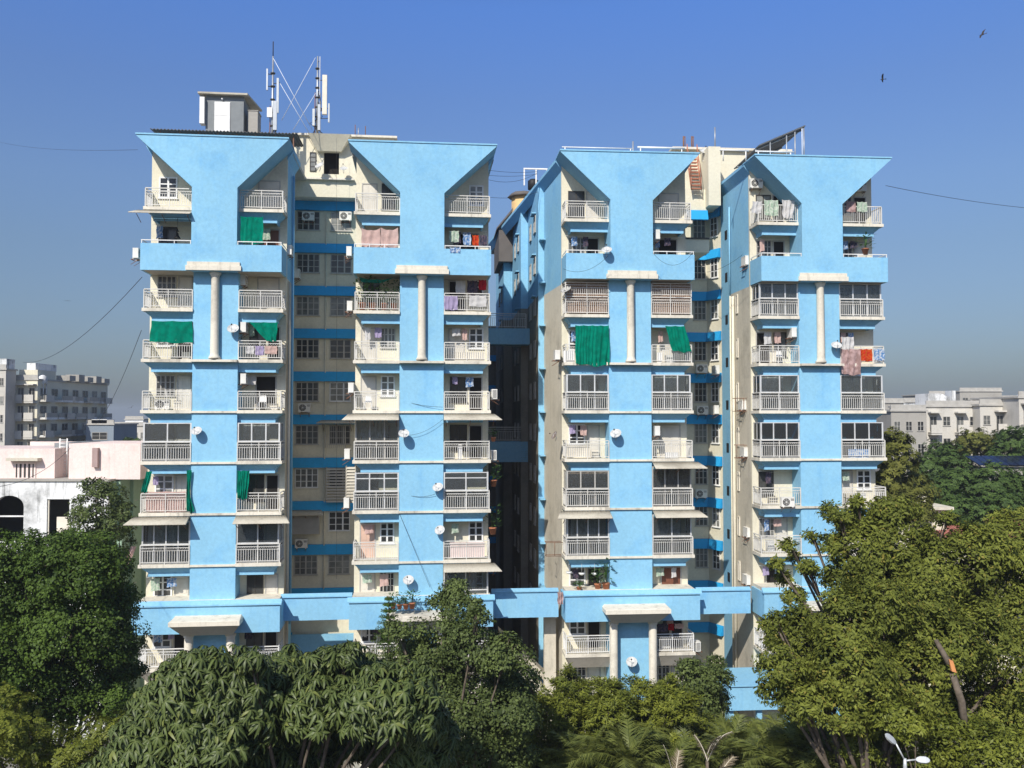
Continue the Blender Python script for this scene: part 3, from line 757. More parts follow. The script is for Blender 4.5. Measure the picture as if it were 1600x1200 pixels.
# ---- recess of the right block: straight bay then an angled bay
VC = 9.0
c0 = UC[3] - .1
c1 = FR.u(1106, VC); c2, vc2 = UD[0] + .02, 7.6
MB().box(c0, c1, VC, VC + .3, .2, 37.2).build('recess_wall', M['cream'], blockR)
dv = Vector((c2 - c1, vc2 - VC, 0)); Ld = dv.length; ang = math.atan2(dv.y, dv.x)
MB().prism_z([(c1, VC), (c2, vc2), (c2 + .6, vc2 + .3), (c2 + .6, VC + .5), (c1, VC + .5)], .2, 37.2).build('recess_wall', M['cream'], blockR)
Ma = Matrix.Translation((c1, VC, 0)) @ Matrix.Rotation(ang, 4, 'Z')
for k in range(-5, 6):
    zt = ZK(k) - .25
    band(blockR, (c0 + .002, VC), (c1, VC), zt - .68, zt); band(blockR, (c1, VC), (c2, vc2), zt - .68, zt)
    if k < 5:
        window(blockR, FR.u(1085, VC), FR.u(1104, VC), ZK(k) + .68, ZK(k) + 2.1, VC, 3, 3, 'frame_old')
        window(blockR, Ld * .3, Ld * .8, ZK(k) + .68, ZK(k) + 2.1, -.004, 2, 3, 'white', Mx=Ma)
# lit bay at the second row of this recess
p0, p1 = FR.loc(1067, 394, 5.0), FR.loc(1108, 374, 5.0)
MB().box(p0[0], p1[0], 5.0, VC, p0[1], p1[1]).build('bay_parapet', M['cream'], blockR)
MB().box(p0[0], p1[0] + .02, 4.9, 5.2, p1[1] + .002, p1[1] + .1).build('bay_sill', M['frame_dark'], blockR)
# attic of the right block
u0, u1 = FR.u(1000, 8), FR.u(1245, 8)
zr2 = FR.z(1130, 236, 8)
m = MB().box(FR.u(1060, 8), FR.u(1170, 8), 8.0, 20, 36.8, zr2).build('attic_wall', M['cream'], blockR)
MB().box(FR.u(1052, 8), FR.u(1240, 8), 7.7, 20.2, zr2 + .002, zr2 + .16).build('attic_roof', M['trim'], blockR)
MB().box(FR.u(1110, 6), FR.u(1129, 6), 6.0, 7.998, 36.8, zr2 - .3).build('attic_bay', M['cream'], blockR)
# parapet upstand at the mouth of the recess below the attic
zq0, zq1 = FR.z(1095, 330, 7), FR.z(1095, 297, 7)
MB().box(FR.u(1072, 7), FR.u(1106, 7), 6.8, 7.0, zq0, zq1 ).build('bay_parapet', M['cream'], blockR)
band(blockR, (FR.u(1072, 7), 6.8), (FR.u(1106, 7), 6.8), zq0 - .7, zq0 - .002)
# narrow brick stair up to the attic
st = MB(); n = 11
ux0, zx0 = FR.loc(1088, 294, 6.2); ux1, zx1 = FR.loc(1081, 243, 6.9)
for i in range(n):
    t = i / (n - 1); u = ux0 + (ux1 - ux0) * t; z = zx0 + (zx1 - zx0) * t
    st.box(u - .32, u + .32, 6.2 + .7 * t, 6.45 + .7 * t, z - .05, z + .02)
for s in (-.36, .36):
    st.tube([(ux0 + s, 6.2, zx0 - .1), (ux1 + s, 6.9, zx1)], .045, 6); st.tube([(ux0 + s, 6.15, zx0 + .8), (ux1 + s, 6.85, zx1 + .8)], .03, 6)
    for i in range(4):
        t = i / 3; st.tube([(ux0 + s + (ux1 - ux0) * t, 6.2 + .7 * t, zx0 + (zx1 - zx0) * t), (ux0 + s + (ux1 - ux0) * t, 6.15 + .7 * t, zx0 + (zx1 - zx0) * t + .8)], .025, 5)
st.build('roof_ladder', M['brick'], blockR)

# ---- link bands between the towers
def link(F, bld, pa, pb, v, py0, py1, name='link_band'):
    ua, ub = F.u(pa, v), F.u(pb, v); z1 = F.z((pa + pb) / 2, py0, v); z0 = F.z((pa + pb) / 2, py1, v)
    MB().box(ua, ub, v, v + .2, z0, z1).build(name, M['blue'], bld)
    c = MB(); c.hexa([(ua, v - .1, z1 + .002), (ub, v - .1, z1 + .002), (ub, v + .2, z1 + .002), (ua, v + .2, z1 + .002)],
                     [(ua, v - .1, z1 + .07), (ub, v - .1, z1 + .07), (ub, v + .2, z1 + .2), (ua, v + .2, z1 + .2)])
    c.build('ledge', M['blue'], bld)
    MB().box(ua, ub, v + .2, v + 1.2, z0 + .1, z0 + .3).build('walkway', M['soffit'], bld)
link(FL, blockL, 441, 552, .75, 933, 969); link(FR, blockR, 768, 872, .5, 925, 965); link(FR, blockR, 1086, 1170, .3, 923, 959)
# deeper terrace under the left link and stair under the middle link
MB().box(UA[3], UB[0], 5.0, 5.3, 5.0, FL.z(500, 992, 5.0)).build('link_parapet', M['blue'], blockL)
MB().box(UA[3], UB[0], 5.5, 5.8, 5.0, 9.4).build('link_wall', M['cream'], blockL)
ua, ub = FR.u(850, 2), FR.u(868, 2)
MB().box(ua, ub, 2.0, 2.5, .3, 9.6).build('stair_post', M['beige'], blockR)
sa, sb = FR.u(780, 3.2), FR.u(862, 3.2)
z_a, z_b = FR.z(780, 985, 3.2), FR.z(862, 1062, 3.2)
MB().hexa([(sa, 3.0, z_a - .5), (sb, 3.0, z_b - .5), (sb, 4.4, z_b - .5), (sa, 4.4, z_a - .5)], [(sa, 3.0, z_a), (sb, 3.0, z_b), (sb, 4.4, z_b), (sa, 4.4, z_a)]).build('stair_flight', M['beige'], blockR)
z_a, z_b = FR.z(810, 1030, 2.6), FR.z(872, 1100, 2.6)
MB().hexa([(sa + 1, 1.6, z_a - .4), (sb, 1.6, z_b - .4), (sb, 2.8, z_b - .4), (sa + 1, 2.8, z_a - .4)], [(sa + 1, 1.6, z_a + .5), (sb, 1.6, z_b + .5), (sb, 2.8, z_b + .5), (sa + 1, 2.8, z_a + .5)]).build('stair_flight', M['cream'], blockR)
# bridges across the alley and the wing that closes it
for (ya, yb, Yv) in ((513, 538, 13.0), (690, 722, 14.5)):
    a, b_ = FR.u(752, Yv), FR.u(822, Yv)
    MB().box(a - 2, b_ + .5, Yv, Yv + 1.6, FR.z(800, yb, Yv), FR.z(800, ya, Yv)).build('alley_bridge', M['blue'], blockR)
    rr = rail_mb(b_ - a + 2, 0, 'l', arches=False).xform(Matrix.Translation((a - 2, Yv + .05, FR.z(800, ya, Yv) + .002)))
    rr.build('bridge_railing', M['rail'], blockR)
MB().box(-14, UC[0] + 1, 34.002, 40, .2, 31).build('rear_wing', M['alley_shade'], blockR)
for k in range(-5, 3):
    window(blockR, FR.u(778, 34), FR.u(778, 34) + 1.3, ZK(k) + .7, ZK(k) + 2.0, 34.0, 2, 3, 'frame_old')
    band(blockR, (-9, 34.0), (UC[0] - 2, 34.0), ZK(k) - .9, ZK(k) - .3)

# low blue entrance canopy at the foot of the rightmost tower
(e0, ez1), (e1, ez0) = FR.loc(1139, 1073, -2.2), FR.loc(1240, 1108, -2.2)
MB().box(e0, e1, -2.2, -2.0, ez0, ez1).box(e0, e0 + .2, -1.999, .2, ez0, ez1).build('canopy_band', M['blue'], blockR)
MB().box(e0 - .1, e1 + .1, -2.3, 1.4, ez1 + .002, ez1 + .1).build('canopy_slab', M['blue'], blockR)
for q in range(3): MB().box(e0 + .1 + q * (e1 - e0 - .5) / 2, e0 + .4 + q * (e1 - e0 - .5) / 2, -1.9, -1.6, 0, ez0 + .2).build('canopy_post', M['blue'], blockR)

# ------------------------------------------------------------------ things fixed to, hung on or standing on the blocks
def T3(F, px, py, v):
    u, z = F.loc(px, py, v); return Vector((u, v, z))
def place(F, px, py, v, rz=0): return F.M @ Matrix.Translation(T3(F, px, py, v)) @ Matrix.Rotation(rz, 4, 'Z')

# air-conditioner outdoor unit: casing with feet, fan grille with ring and blades, side valve cover
_ac = {}
def ac_meshes():
    w, d, h = .84, .32, .58
    c = MB().box(-w / 2, w / 2, -d / 2, d / 2, -h / 2, h / 2).box(-w / 2 + .01, w / 2 - .01, -d / 2 - .01, d / 2 + .01, h / 2 - .03, h / 2 + .012)
    for s in (-.3, .3): c.box(s - .03, s + .03, -d / 2 - .02, d / 2 + .02, -h / 2 - .05, -h / 2 + .001)
    _ac['casing'] = c.mesh('ac_casing', M['ac'])
    g = MB(); n = 28
    g.lathe(0, 0, [(.235, -d / 2 - .006), (.235, -d / 2 - .003)], n, axis='y').xform(Matrix.Translation((-.12, 0, 0)))
    _ac['fan'] = g.mesh('ac_fan', M['black'])
    r = MB()
    for rad in (.235, .16, .08):
        r.tube([(-.12 + rad * math.cos(t * math.pi / 10), -d / 2 - .016, rad * math.sin(t * math.pi / 10)) for t in range(21)], .008, 4)
    for q in range(8):
        a = q * math.pi / 4; r.tube([(-.12 + .03 * math.cos(a), -d / 2 - .016, .03 * math.sin(a)), (-.12 + .235 * math.cos(a), -d / 2 - .016, .235 * math.sin(a))], .006, 4)
    r.lathe(0, 0, [(.04, -d / 2 - .03), (.04, -d / 2 - .002)], 12, axis='y')
    for i in range(len(r.v) - 24, len(r.v)): r.v[i] = (r.v[i][0] - .12, r.v[i][1], r.v[i][2])
    _ac['grille'] = r.mesh('ac_grille', M['ac'])
    s = MB()
    for i in range(9): s.box(w / 2 - .001, w / 2 + .008, -d / 2 + .04, d / 2 - .04, -h / 2 + .06 + i * .055, -h / 2 + .085 + i * .055)
    for i in range(5): s.box(.17, .38, -d / 2 - .008, -d / 2 + .001, .08 + i * .03, .092 + i * .03)
    _ac['slats'] = s.mesh('ac_slats', M['frame_dark'])
    b = MB()
    for x in (-.3, .3):
        b.box(x - .02, x + .02, -.2, .3, -h / 2 - .09, -h / 2 - .051)
        b.tube([(x, -.15, -h / 2 - .09), (x, .29, -h / 2 - .38)], .015, 4)
    b.box(-.3, .3, .26, .29, -h / 2 - .09, -h / 2 - .052)
    _ac['bracket'] = b.mesh('ac_bracket', M['rust'])
ac_meshes()
def ac(F, px, py, v, facing, label, bracket=True, sc_=1.0):
    rz = {'f': 0, 's': R(90), 'r': R(-90)}[facing]
    o = empty('air_conditioner', place(F, px, py, v, rz) @ Matrix.Scale(sc_, 4), label, 'air conditioner', 'air conditioner units on the blocks')
    for k in ('casing', 'fan', 'grille', 'slats') + (('bracket',) if bracket else ()): inst(k if k != 'casing' else 'casing', _ac[k], o)
    return o
for F, px, py, v, fc, lab, br in [
    (FL, 254, 632, .75, 'f', 'white AC unit on floor, ' + where('A', 'l', 0), False),
    (FL, 382, 512, .62, 's', 'AC unit beside hanging laundry, ' + where('A', 'r', 1), True),
    (FL, 382, 592, .62, 's', 'AC unit hung at the pier, ' + where('A', 'r', 0), True),
    (FL, 381, 438, 1.0, 's', 'small AC unit under the parapet, ' + where('A', 'r', 2), True),
    (FL, 215, 397, .9, 's', 'AC unit outside the left edge of the leftmost tower', True),
    (FL, 453, 392, 2.2, 's', 'AC unit outside the right edge of the leftmost tower near its parapet', True),
    (FL, 476, 637, 8.9, 'f', 'AC unit with round fan in shaded recess, right of leftmost tower, fifth row', True),
    (FL, 471, 849, 8.9, 'f', 'AC unit with round fan, lowest in the shaded recess between first two towers', True),
    (FL, 465, 428, 8.7, 's', 'AC unit beside barred dark window high in the shaded recess', True),
    (FL, 482, 338, 8.95, 'f', 'boxy AC under top window of the left recess, left one', True),
    (FL, 540, 338, 8.95, 'f', 'boxy AC under top window of the left recess, right one', True),
    (FL, 546, 394, 3.0, 's', 'AC unit under small round canopy left of the second tower parapet', True),
    (FL, 547, 479, 1.4, 's', 'AC unit on left edge of the second tower, third row from top', True),
    (FL, 549, 606, 1.0, 's', 'AC unit on left edge of the second tower, fifth row from top', True),
    (FL, 543, 709, 1.0, 's', 'AC unit on left edge of the second tower, sixth row from top', True),
    (FL, 542, 785, 1.0, 's', 'AC unit on left edge of the second tower, seventh row from top', True),
    (FL, 772, 616, 1.0, 'r', 'AC unit on right edge of the second tower, fifth row from top', True),
    (FL, 771, 711, 1.0, 'r', 'AC unit on right edge of the second tower, sixth row from top', True),
    (FR, 870, 555, 1.2, 's', 'AC unit left of the green curtain on the third tower', True),
    (FR, 1025, 368, .62, 's', 'AC unit at the pier, ' + where('C', 'r', 3), True),
    (FR, 1025, 673, .62, 's', 'AC unit at the pier, ' + where('C', 'r', -1), True),
    (FR, 1096, 576, 8.4, 'f', 'AC unit with fan in right recess, fourth row from top', True),
    (FR, 1097, 641, 8.4, 'f', 'AC unit with fan in right recess, fifth row from top', True),
    (FR, 1095, 771, 8.4, 'f', 'AC unit with fan in right recess, seventh row from top', True),
    (FR, 1118, 578, 7.2, 's', 'narrow AC unit on angled wall of right recess, fourth row', True),
    (FR, 1117, 640, 7.2, 's', 'narrow AC unit on angled wall of right recess, fifth row', True),
    (FR, 1181, 287, 1.25, 'f', 'AC unit high on the wall, ' + where('D', 'l', 4), True),
    (FR, 1343, 292, 1.25, 'f', 'AC unit high on the wall, ' + where('D', 'r', 4), True),
    (FR, 1165, 408, 2.2, 's', 'AC unit on the blue flank of the rightmost tower', True),
    (FR, 1237, 520, .7, 's', 'AC unit above the white stool, ' + where('D', 'l', 1), True),
    (FR, 1230, 784, -.22, 'f', 'AC unit hung in front of railing, ' + where('D', 'l', -2), True),
    (FR, 1168, 831, 2.4, 's', 'AC unit on beige flank of the rightmost tower, eighth row from top', True),
    (FR, 1167, 905, 2.4, 's', 'AC unit on beige flank of the rightmost tower just above the blue band', True),
    (FR, 1160, 633, 2.9, 's', 'AC unit on beige flank of the rightmost tower, fifth row from top', True),
    (FR, 1163, 706, 2.7, 's', 'AC unit on beige flank of the rightmost tower, sixth row from top', True),
    (FR, 1088, 1008, .9, 'r', 'AC unit on right edge of third tower below the blue band', True),
]: ac(F, px, py, v, fc, lab, br)

# satellite dishes
_d = {}
def dish_meshes():
    m = MB(); prof = [(.02, .075), (.12, .068), (.22, .045), (.30, .015), (.345, -.01), (.35, -.012), (.35, -.004), (.30, .028), (.22, .058), (.12, .082), (.02, .09)]
    m.lathe(0, 0, prof, 28); _d['reflector'] = m.mesh('reflector', M['dishgrey'])
    m = MB().tube([(0, -.34, 0), (0, -.30, -.18), (0, -.08, -.40)], .012, 6).tube([(.28, .1, 0), (.02, -.06, -.40)], .007, 4).tube([(-.28, .1, 0), (-.02, -.06, -.40)], .007, 4)
    _d['feed_arm'] = m.mesh('feed_arm', M['steel'])
    m = MB().lathe(0, 0, [(.03, -.47), (.045, -.45), (.045, -.39), (.025, -.37)], 12).xform(Matrix.Translation((0, -.07, 0)))
    _d['receiver'] = m.mesh('receiver', M['frame_dark'])
    m = MB().tube([(0, 0, .08), (0, -.05, .25), (0, -.32, .32)], .022, 6)
    _d['mount'] = m.mesh('mount', M['steel'])
dish_meshes()
def dish(F, px, py, v, label, s=1.0, n=(-.12, -.80, .55), mat=None, squash=1.0):
    u, z = F.loc(px, py, v)
    q = (-Vector(n).normalized()).to_track_quat('Z', 'Y').to_matrix().to_4x4()
    o = empty('satellite_dish', F.M @ Matrix.Translation((u, v, z)) @ q @ Matrix.Diagonal((s * squash, s, s, 1)), label, 'satellite dish', 'satellite dishes on the blocks')
    for k in ('reflector', 'feed_arm', 'receiver', 'mount'): inst(k, _d[k], o)
    if mat:
        me = _d['reflector'].copy(); me.materials.clear(); me.materials.append(M[mat]); o.children[0].data = me
    return o
for F, px, py, v, lab, s in [
    (FL, 364, 513, -.25, 'dish right of the round column on the leftmost tower', 1.05), (FL, 307, 673, -.3, 'dish on left edge of the leftmost pier, sixth row from top', .95),
    (FL, 631, 677, -.5, 'dish under the awning at left edge of the second pier, sixth row', 1.0), (FL, 684, 761, -.3, 'dish on right edge of the second pier, seventh row from top', 1.0),
    (FL, 687, 828, -.3, 'dish on right edge of the second pier, eighth row from top', .95), (FL, 638, 906, -.35, 'lowest dish on the second pier, just above the blue band', 1.0),
    (FR, 948, 390, -.95, 'dish on left edge of third pier near the top parapet', 1.0), (FR, 962, 677, -.35, 'round white dish in the middle of the third pier, sixth row', 1.1),
    (FR, 987, 1034, -.35, 'dish between the two portico columns of the third tower', 1.05), (FR, 1307, 539, -.3, 'dish on right edge of the rightmost pier beside the hanging blanket', 1.0),
    (FL, 499, 258, 7.2, 'dish in front of the dark attic opening, left one', 1.0), (FL, 537, 263, 7.3, 'dish right of the dark attic opening', .85),
    (FR, 1100, 236, 7.0, 'dish standing on the roof edge above the brick stair', 1.0), (FR, 1104, 250, 7.2, 'dish fixed on the cream attic wall beside the brick stair', .9),
]:
    rd = random.Random(int(px)); dish(F, px, py, v, lab, s * .92, (rd.uniform(-.45, .1), -.62, rd.uniform(.45, .75)))
dish(FR, 884, 452, -.1, 'tilted mesh dish at the left end of the double railing, third tower', 1.0, (-.5, -.55, .85), 'rail')
dish(FR, 866, 680, .5, 'dark rusty mesh dish sticking out left of the third tower', .8, (-.75, -.35, .45), 'rust', .8)

# ------------------------------------------------------------------ cloths, curtains and laundry
G1, G2 = 'green net curtains on the balconies', 'laundry drying on the balconies'
for a in [
    (FL, 237, 501, 300, 535, .02, 'green', 'curtain', 'wide green net screen, ' + where('A', 'l', 1), dict(folds=5, amp=.02, skew=-.12, flare=1.08)),
    (FL, 376, 338, 411, 380, -.3, 'green', 'curtain', 'green cloth screen above parapet, ' + where('A', 'r', 3), dict(folds=4, amp=.03)),
    (FL, 389, 503, 434, 533, .0, 'green', 'curtain', 'torn green cloth hung slanting, ' + where('A', 'r', 1), dict(folds=3, amp=.04, skew=1.0, flare=.35)),
    (FL, 229, 736, 238, 769, .1, 'green', 'curtain', 'narrow green curtain at left edge, ' + where('A', 'l', -2), dict(folds=3, amp=.05, skew=-.3)),
    (FL, 292, 734, 299, 799, -.05, 'green', 'curtain', 'long knotted green curtain at the pier, ' + where('A', 'l', -2), dict(folds=3, amp=.06, flare=1.6, narrow=.5)),
    (FL, 371, 735, 390, 779, -.05, 'green', 'curtain', 'bunched green curtain, ' + where('A', 'r', -2), dict(folds=5, amp=.06, flare=.8)),
    (FL, 560, 432, 616, 442, .1, 'green', 'curtain', 'sagging green cloth over the plants, ' + where('B', 'l', 2), dict(folds=2, amp=.05, skew=.2, flare=.6, sag=.15)),
    (FR, 899, 508, 952, 570, -.08, 'green', 'curtain', 'large pleated green curtain down to the slab, third tower', dict(folds=9, amp=.05, flare=1.02)),
    (FR, 1040, 509, 1070, 549, -.05, 'green', 'curtain', 'green curtain blown to the right, ' + where('C', 'r', 1), dict(folds=5, amp=.06, skew=.38, flare=1.05)),
]: cloth(*a[:9], 'curtain', G1, **a[9])
for i, a in enumerate([
    (FL, 228, 768, 290, 800, .16, 'pink', 'cloth', 'pale pink sheet behind railing, ' + where('A', 'l', -2), dict(folds=3, amp=.02)),
    (FL, 565, 356, 594, 388, -.3, 'pink', 'cloth', 'left one of two pink sheets on second tower, left second-row balcony', dict(folds=2, amp=.05, sag=.12)),
    (FL, 595, 355, 622, 387, -.3, 'pink', 'cloth', 'right one of two pink sheets on second tower, left second-row balcony', dict(folds=2, amp=.05, sag=.14)),
    (FL, 214, 853, 205, 905, .1, 'pink', 'cloth', 'pink cloth blowing out at the left edge of leftmost tower', dict(folds=3, amp=.06, skew=-.8)),
    (FL, 385, 540, 397, 553, .03, 'whitec', 'cloth', 'white garment left on railing, ' + where('A', 'r', 1), dict(folds=2, amp=.03)),
    (FL, 399, 540, 412, 555, .03, 'lilac', 'cloth', 'lilac garment on railing, ' + where('A', 'r', 1), dict(folds=2, amp=.03)),
    (FL, 414, 540, 433, 553, .03, 'pink', 'cloth', 'pale pink garment right on railing, ' + where('A', 'r', 1), dict(folds=2, amp=.03)),
    (FL, 694, 462, 715, 484, .02, 'lilac', 'cloth', 'lilac sheet over railing, ' + where('B', 'r', 2), dict(folds=3, amp=.03)),
    (FL, 733, 461, 760, 479, .0, 'whitec', 'cloth', 'white towel over railing, ' + where('B', 'r', 2), dict(folds=2, amp=.03)),
    (FL, 748, 437, 760, 453, .3, 'red', 'cloth', 'red shirt hanging from the line, ' + where('B', 'r', 2), dict(folds=2, amp=.04)),
    (FL, 712, 438, 727, 458, .5, 'whitec', 'cloth', 'white shirt on the line, ' + where('B', 'r', 2), dict(folds=2, amp=.04)),
    (FL, 730, 438, 746, 460, .45, 'darkc', 'cloth', 'dark clothes on the line, ' + where('B', 'r', 2), dict(folds=3, amp=.04)),
    (FL, 703, 386, 719, 395, -.58, 'bluec', 'cloth', 'small blue cloth over the parapet handrail, second tower', dict(folds=2, amp=.02)),
    (FL, 702, 360, 717, 378, .3, 'mint', 'cloth', 'pale green clothes left on rack, ' + where('B', 'r', 3), dict(folds=2, amp=.04)),
    (FL, 724, 366, 736, 383, .0, 'bluec', 'cloth', 'blue clothes on rack, ' + where('B', 'r', 3), dict(folds=2, amp=.04)),
    (FL, 738, 367, 748, 384, .0, 'redpat', 'cloth', 'reddish clothes on rack, ' + where('B', 'r', 3), dict(folds=2, amp=.04)),
    (FL, 750, 367, 761, 384, .0, 'darkc', 'cloth', 'dark clothes on rack, ' + where('B', 'r', 3), dict(folds=2, amp=.04)),
    (FR, 1176, 314, 1191, 333, .02, 'whitec', 'cloth', 'white cloth at left end of railing, ' + where('D', 'l', 4), dict(folds=2, amp=.04, skew=-.1)),
    (FR, 1194, 312, 1216, 337, .0, 'mint', 'cloth', 'pale green sheet over railing, ' + where('D', 'l', 4), dict(folds=3, amp=.05)),
    (FR, 1222, 312, 1242, 341, .0, 'whitec', 'cloth', 'bunched white sheet over railing, ' + where('D', 'l', 4), dict(folds=3, amp=.07, flare=.8)),
    (FR, 1322, 314, 1337, 331, .0, 'pinkpat', 'cloth', 'pink printed cloth over railing, ' + where('D', 'r', 4), dict(folds=2, amp=.02)),
    (FR, 1339, 315, 1355, 331, .0, 'mint', 'cloth', 'grey green cloth over railing, ' + where('D', 'r', 4), dict(folds=2, amp=.02)),
    (FR, 1314, 545, 1345, 585, -.06, 'pinkpat', 'blanket', 'large pink patterned blanket hanging below the slab, rightmost tower', dict(folds=3, amp=.05)),
    (FR, 1315, 526, 1334, 547, .0, 'whitec', 'cloth', 'pale veil tied above the blanket, rightmost tower', dict(folds=3, amp=.06)),
    (FR, 1344, 545, 1363, 564, -.04, 'redpat', 'cloth', 'bright red patterned cloth beside the blanket, rightmost tower', dict(folds=2, amp=.03)),
    (FR, 1365, 545, 1382, 563, -.04, 'bluec', 'cloth', 'blue and white cloth at right end of railing, rightmost tower', dict(folds=2, amp=.03)),
    (FR, 1027, 974, 1043, 987, .4, 'darkc', 'cloth', 'black clothes on line under the blue band, third tower', dict(folds=2, amp=.04)),
    (FR, 1044, 974, 1053, 985, .4, 'red', 'cloth', 'crimson clothes on line under the blue band, third tower', dict(folds=2, amp=.04)),
    (FR, 1054, 974, 1068, 982, .4, 'pink', 'cloth', 'peach clothes on line under the blue band, third tower', dict(folds=2, amp=.04)),
    (FR, 871, 925, 880, 944, -.95, 'pinkpat', 'cloth', 'pink and red cloths at left end of the third tower ledge', dict(folds=3, amp=.06)),
]): cloth(*a[:9], 'laundry', G2, **a[9])

# boards standing inside the railings
def board(F, px0, py0, px1, py1, v, label, mat='board', name='panel'):
    u0, z0 = F.loc(px0, py1, v); u1, z1 = F.loc(px1, py0, v)
    m = MB().box(0, u1 - u0, 0, .03, 0, z1 - z0).box(-.015, u1 - u0 + .015, -.006, .036, -.02, .012).box(-.015, u1 - u0 + .015, -.006, .036, z1 - z0 - .012, z1 - z0 + .01)
    o = m.build(name, M[mat]); o.matrix_world = F.M @ Matrix.Translation((u0, v, z0))
    return tag(o, label, 'panel', 'boards inside balcony railings')
board(FL, 271, 626, 284, 642, .5, 'cream board right of the AC unit, ' + where('A', 'l', 0))
board(FL, 711, 551, 757, 563, .13, 'long cream board inside railing, ' + where('B', 'r', 1))
board(FL, 703, 847, 757, 871, .12, 'peach board filling the railing, ' + where('B', 'r', -3), 'pinkwall')
board(FL, 716, 694, 722, 718, .2, 'narrow white board inside railing, ' + where('B', 'r', -1), 'white')
board(FR, 886, 695, 922, 713, .16, 'cream board inside railing, ' + where('C', 'l', -1))
board(FR, 881, 548, 898, 567, .13, 'white board left of the green curtain, third tower', 'white')
board(FR, 1027, 551, 1034, 568, .12, 'narrow white board inside railing, ' + where('C', 'r', 1), 'white')
board(FR, 1039, 707, 1060, 717, .2, 'low white board inside railing, ' + where('C', 'r', -1), 'white')
board(FR, 1333, 771, 1353, 787, .3, 'white board inside railing, ' + where('D', 'r', -2), 'white')
board(FR, 1326, 702, 1357, 716, .12, 'pale blue board inside railing, ' + where('D', 'r', -1), 'bluec')
board(FR, 1206, 548, 1212, 567, .15, 'narrow cream board left of the white stool, rightmost tower')

# things kept and hung inside the open balconies
rc = random.Random(77); COLS = [('whitec', 'white'), ('darkc', 'dark'), ('bluec', 'blue and white'), ('pink', 'pale pink'), ('lilac', 'lilac'), ('mint', 'pale green')]
for (t, F, U) in (('A', FL, UA), ('B', FL, UB), ('C', FR, UC), ('D', FR, UD)):
    for side in 'lr':
        ua, ub = (U[0], U[1]) if side == 'l' else (U[2], U[3])
        for k in (3, 1, 0, -1, -2, -3, -4, -5):
            if C[(t, side, k)].get('g') or rc.random() < .25: continue
            z = ZK(k); used = rc.sample(COLS, 3); x = ua + rc.uniform(.4, .7)
            MB().tube([(ua + .2, .95, z + 2.12), ((ua + ub) / 2, .95, z + 2.05), (ub - .1, .95, z + 2.12)], .008, 4).build('clothes_line', M['white'], blockL if F is FL else blockR)
            for q in range(rc.choice((1, 2, 2))):
                w, h = rc.uniform(.3, .55), rc.uniform(.45, .8)
                if x + w > ub - .2: break
                m = cloth_mb(w, h, folds=2, amp=.03, seed=q + k, nz=6); o = m.build('laundry', M[used[q][0]])
                o.matrix_world = F.M @ Matrix.Translation((x, .95, z + 2.08)); x += w + rc.uniform(.1, .5)
                tag(o, used[q][1] + ' garment on inner line, ' + where(t, side, k), 'cloth', G2)
            if rc.random() < .6 and k not in (3, -4):
                bx, w, h = rc.uniform(ua + .4, ub - .8), rc.uniform(.35, .6), rc.uniform(.35, .7)
                m = MB().box(0, w, 0, .4, 0, h).box(-.01, w + .01, -.01, .41, h * .86, h + .01)
                nm = rc.choice((('board', 'cream'), ('awning', 'brownish'), ('dishgrey', 'grey')))
                o = m.build('storage_box', M[nm[0]]); o.matrix_world = F.M @ Matrix.Translation((bx, .9, z))
                tag(o, nm[1] + ' storage box on the floor, ' + where(t, side, k), 'box', 'storage boxes on balconies')

# white plastic stool with a back, on the rightmost tower
def stool(F, px, py, v, label):
    o = empty('plastic_chair', place(F, px, py, v), label, 'chair')
    MB().box(-.22, .22, -.22, .22, .43, .47).build('seat', M['white'], o)
    MB().hexa([(-.2, .18, .47), (.2, .18, .47), (.2, .21, .47), (-.2, .21, .47)], [(-.17, .24, .85), (.17, .24, .85), (.17, .27, .85), (-.17, .27, .85)]).build('backrest', M['white'], o)
    for x in (-1, 1):
        for y in (-1, 1): MB().tube([(x * .19, y * .19, .43), (x * .24, y * .23, 0)], .022, 6).build('leg', M['white'], o)
stool(FR, 1219, 569, .5, 'white plastic chair on the left fourth-row balcony of the rightmost tower')
stool(FL, 575, 640, .5, 'white plastic chair on the left fifth-row balcony of the second tower')
stool(FL, 410, 640, .6, 'white plastic chair on the right fifth-row balcony of the leftmost tower')

# brass bell silhouette hanging in the dark second-row balcony
u_, z_ = FL.loc(277, 366, .4)
o = MB().lathe(0, 0, [(.2, 0), (.17, .06), (.09, .16), (.07, .3), (.03, .36)], 16).lathe(0, 0, [(.11, .42), (.03, .55), (.015, .62)], 12).tube([(0, 0, .3), (0, 0, 1.2)], .012, 4).build('hanging_bell', M['black'])
o.matrix_world = FL.M @ Matrix.Translation((u_, .4, z_ - .25)); tag(o, 'black bell shaped ornament hanging in the leftmost second-row balcony', 'bell')

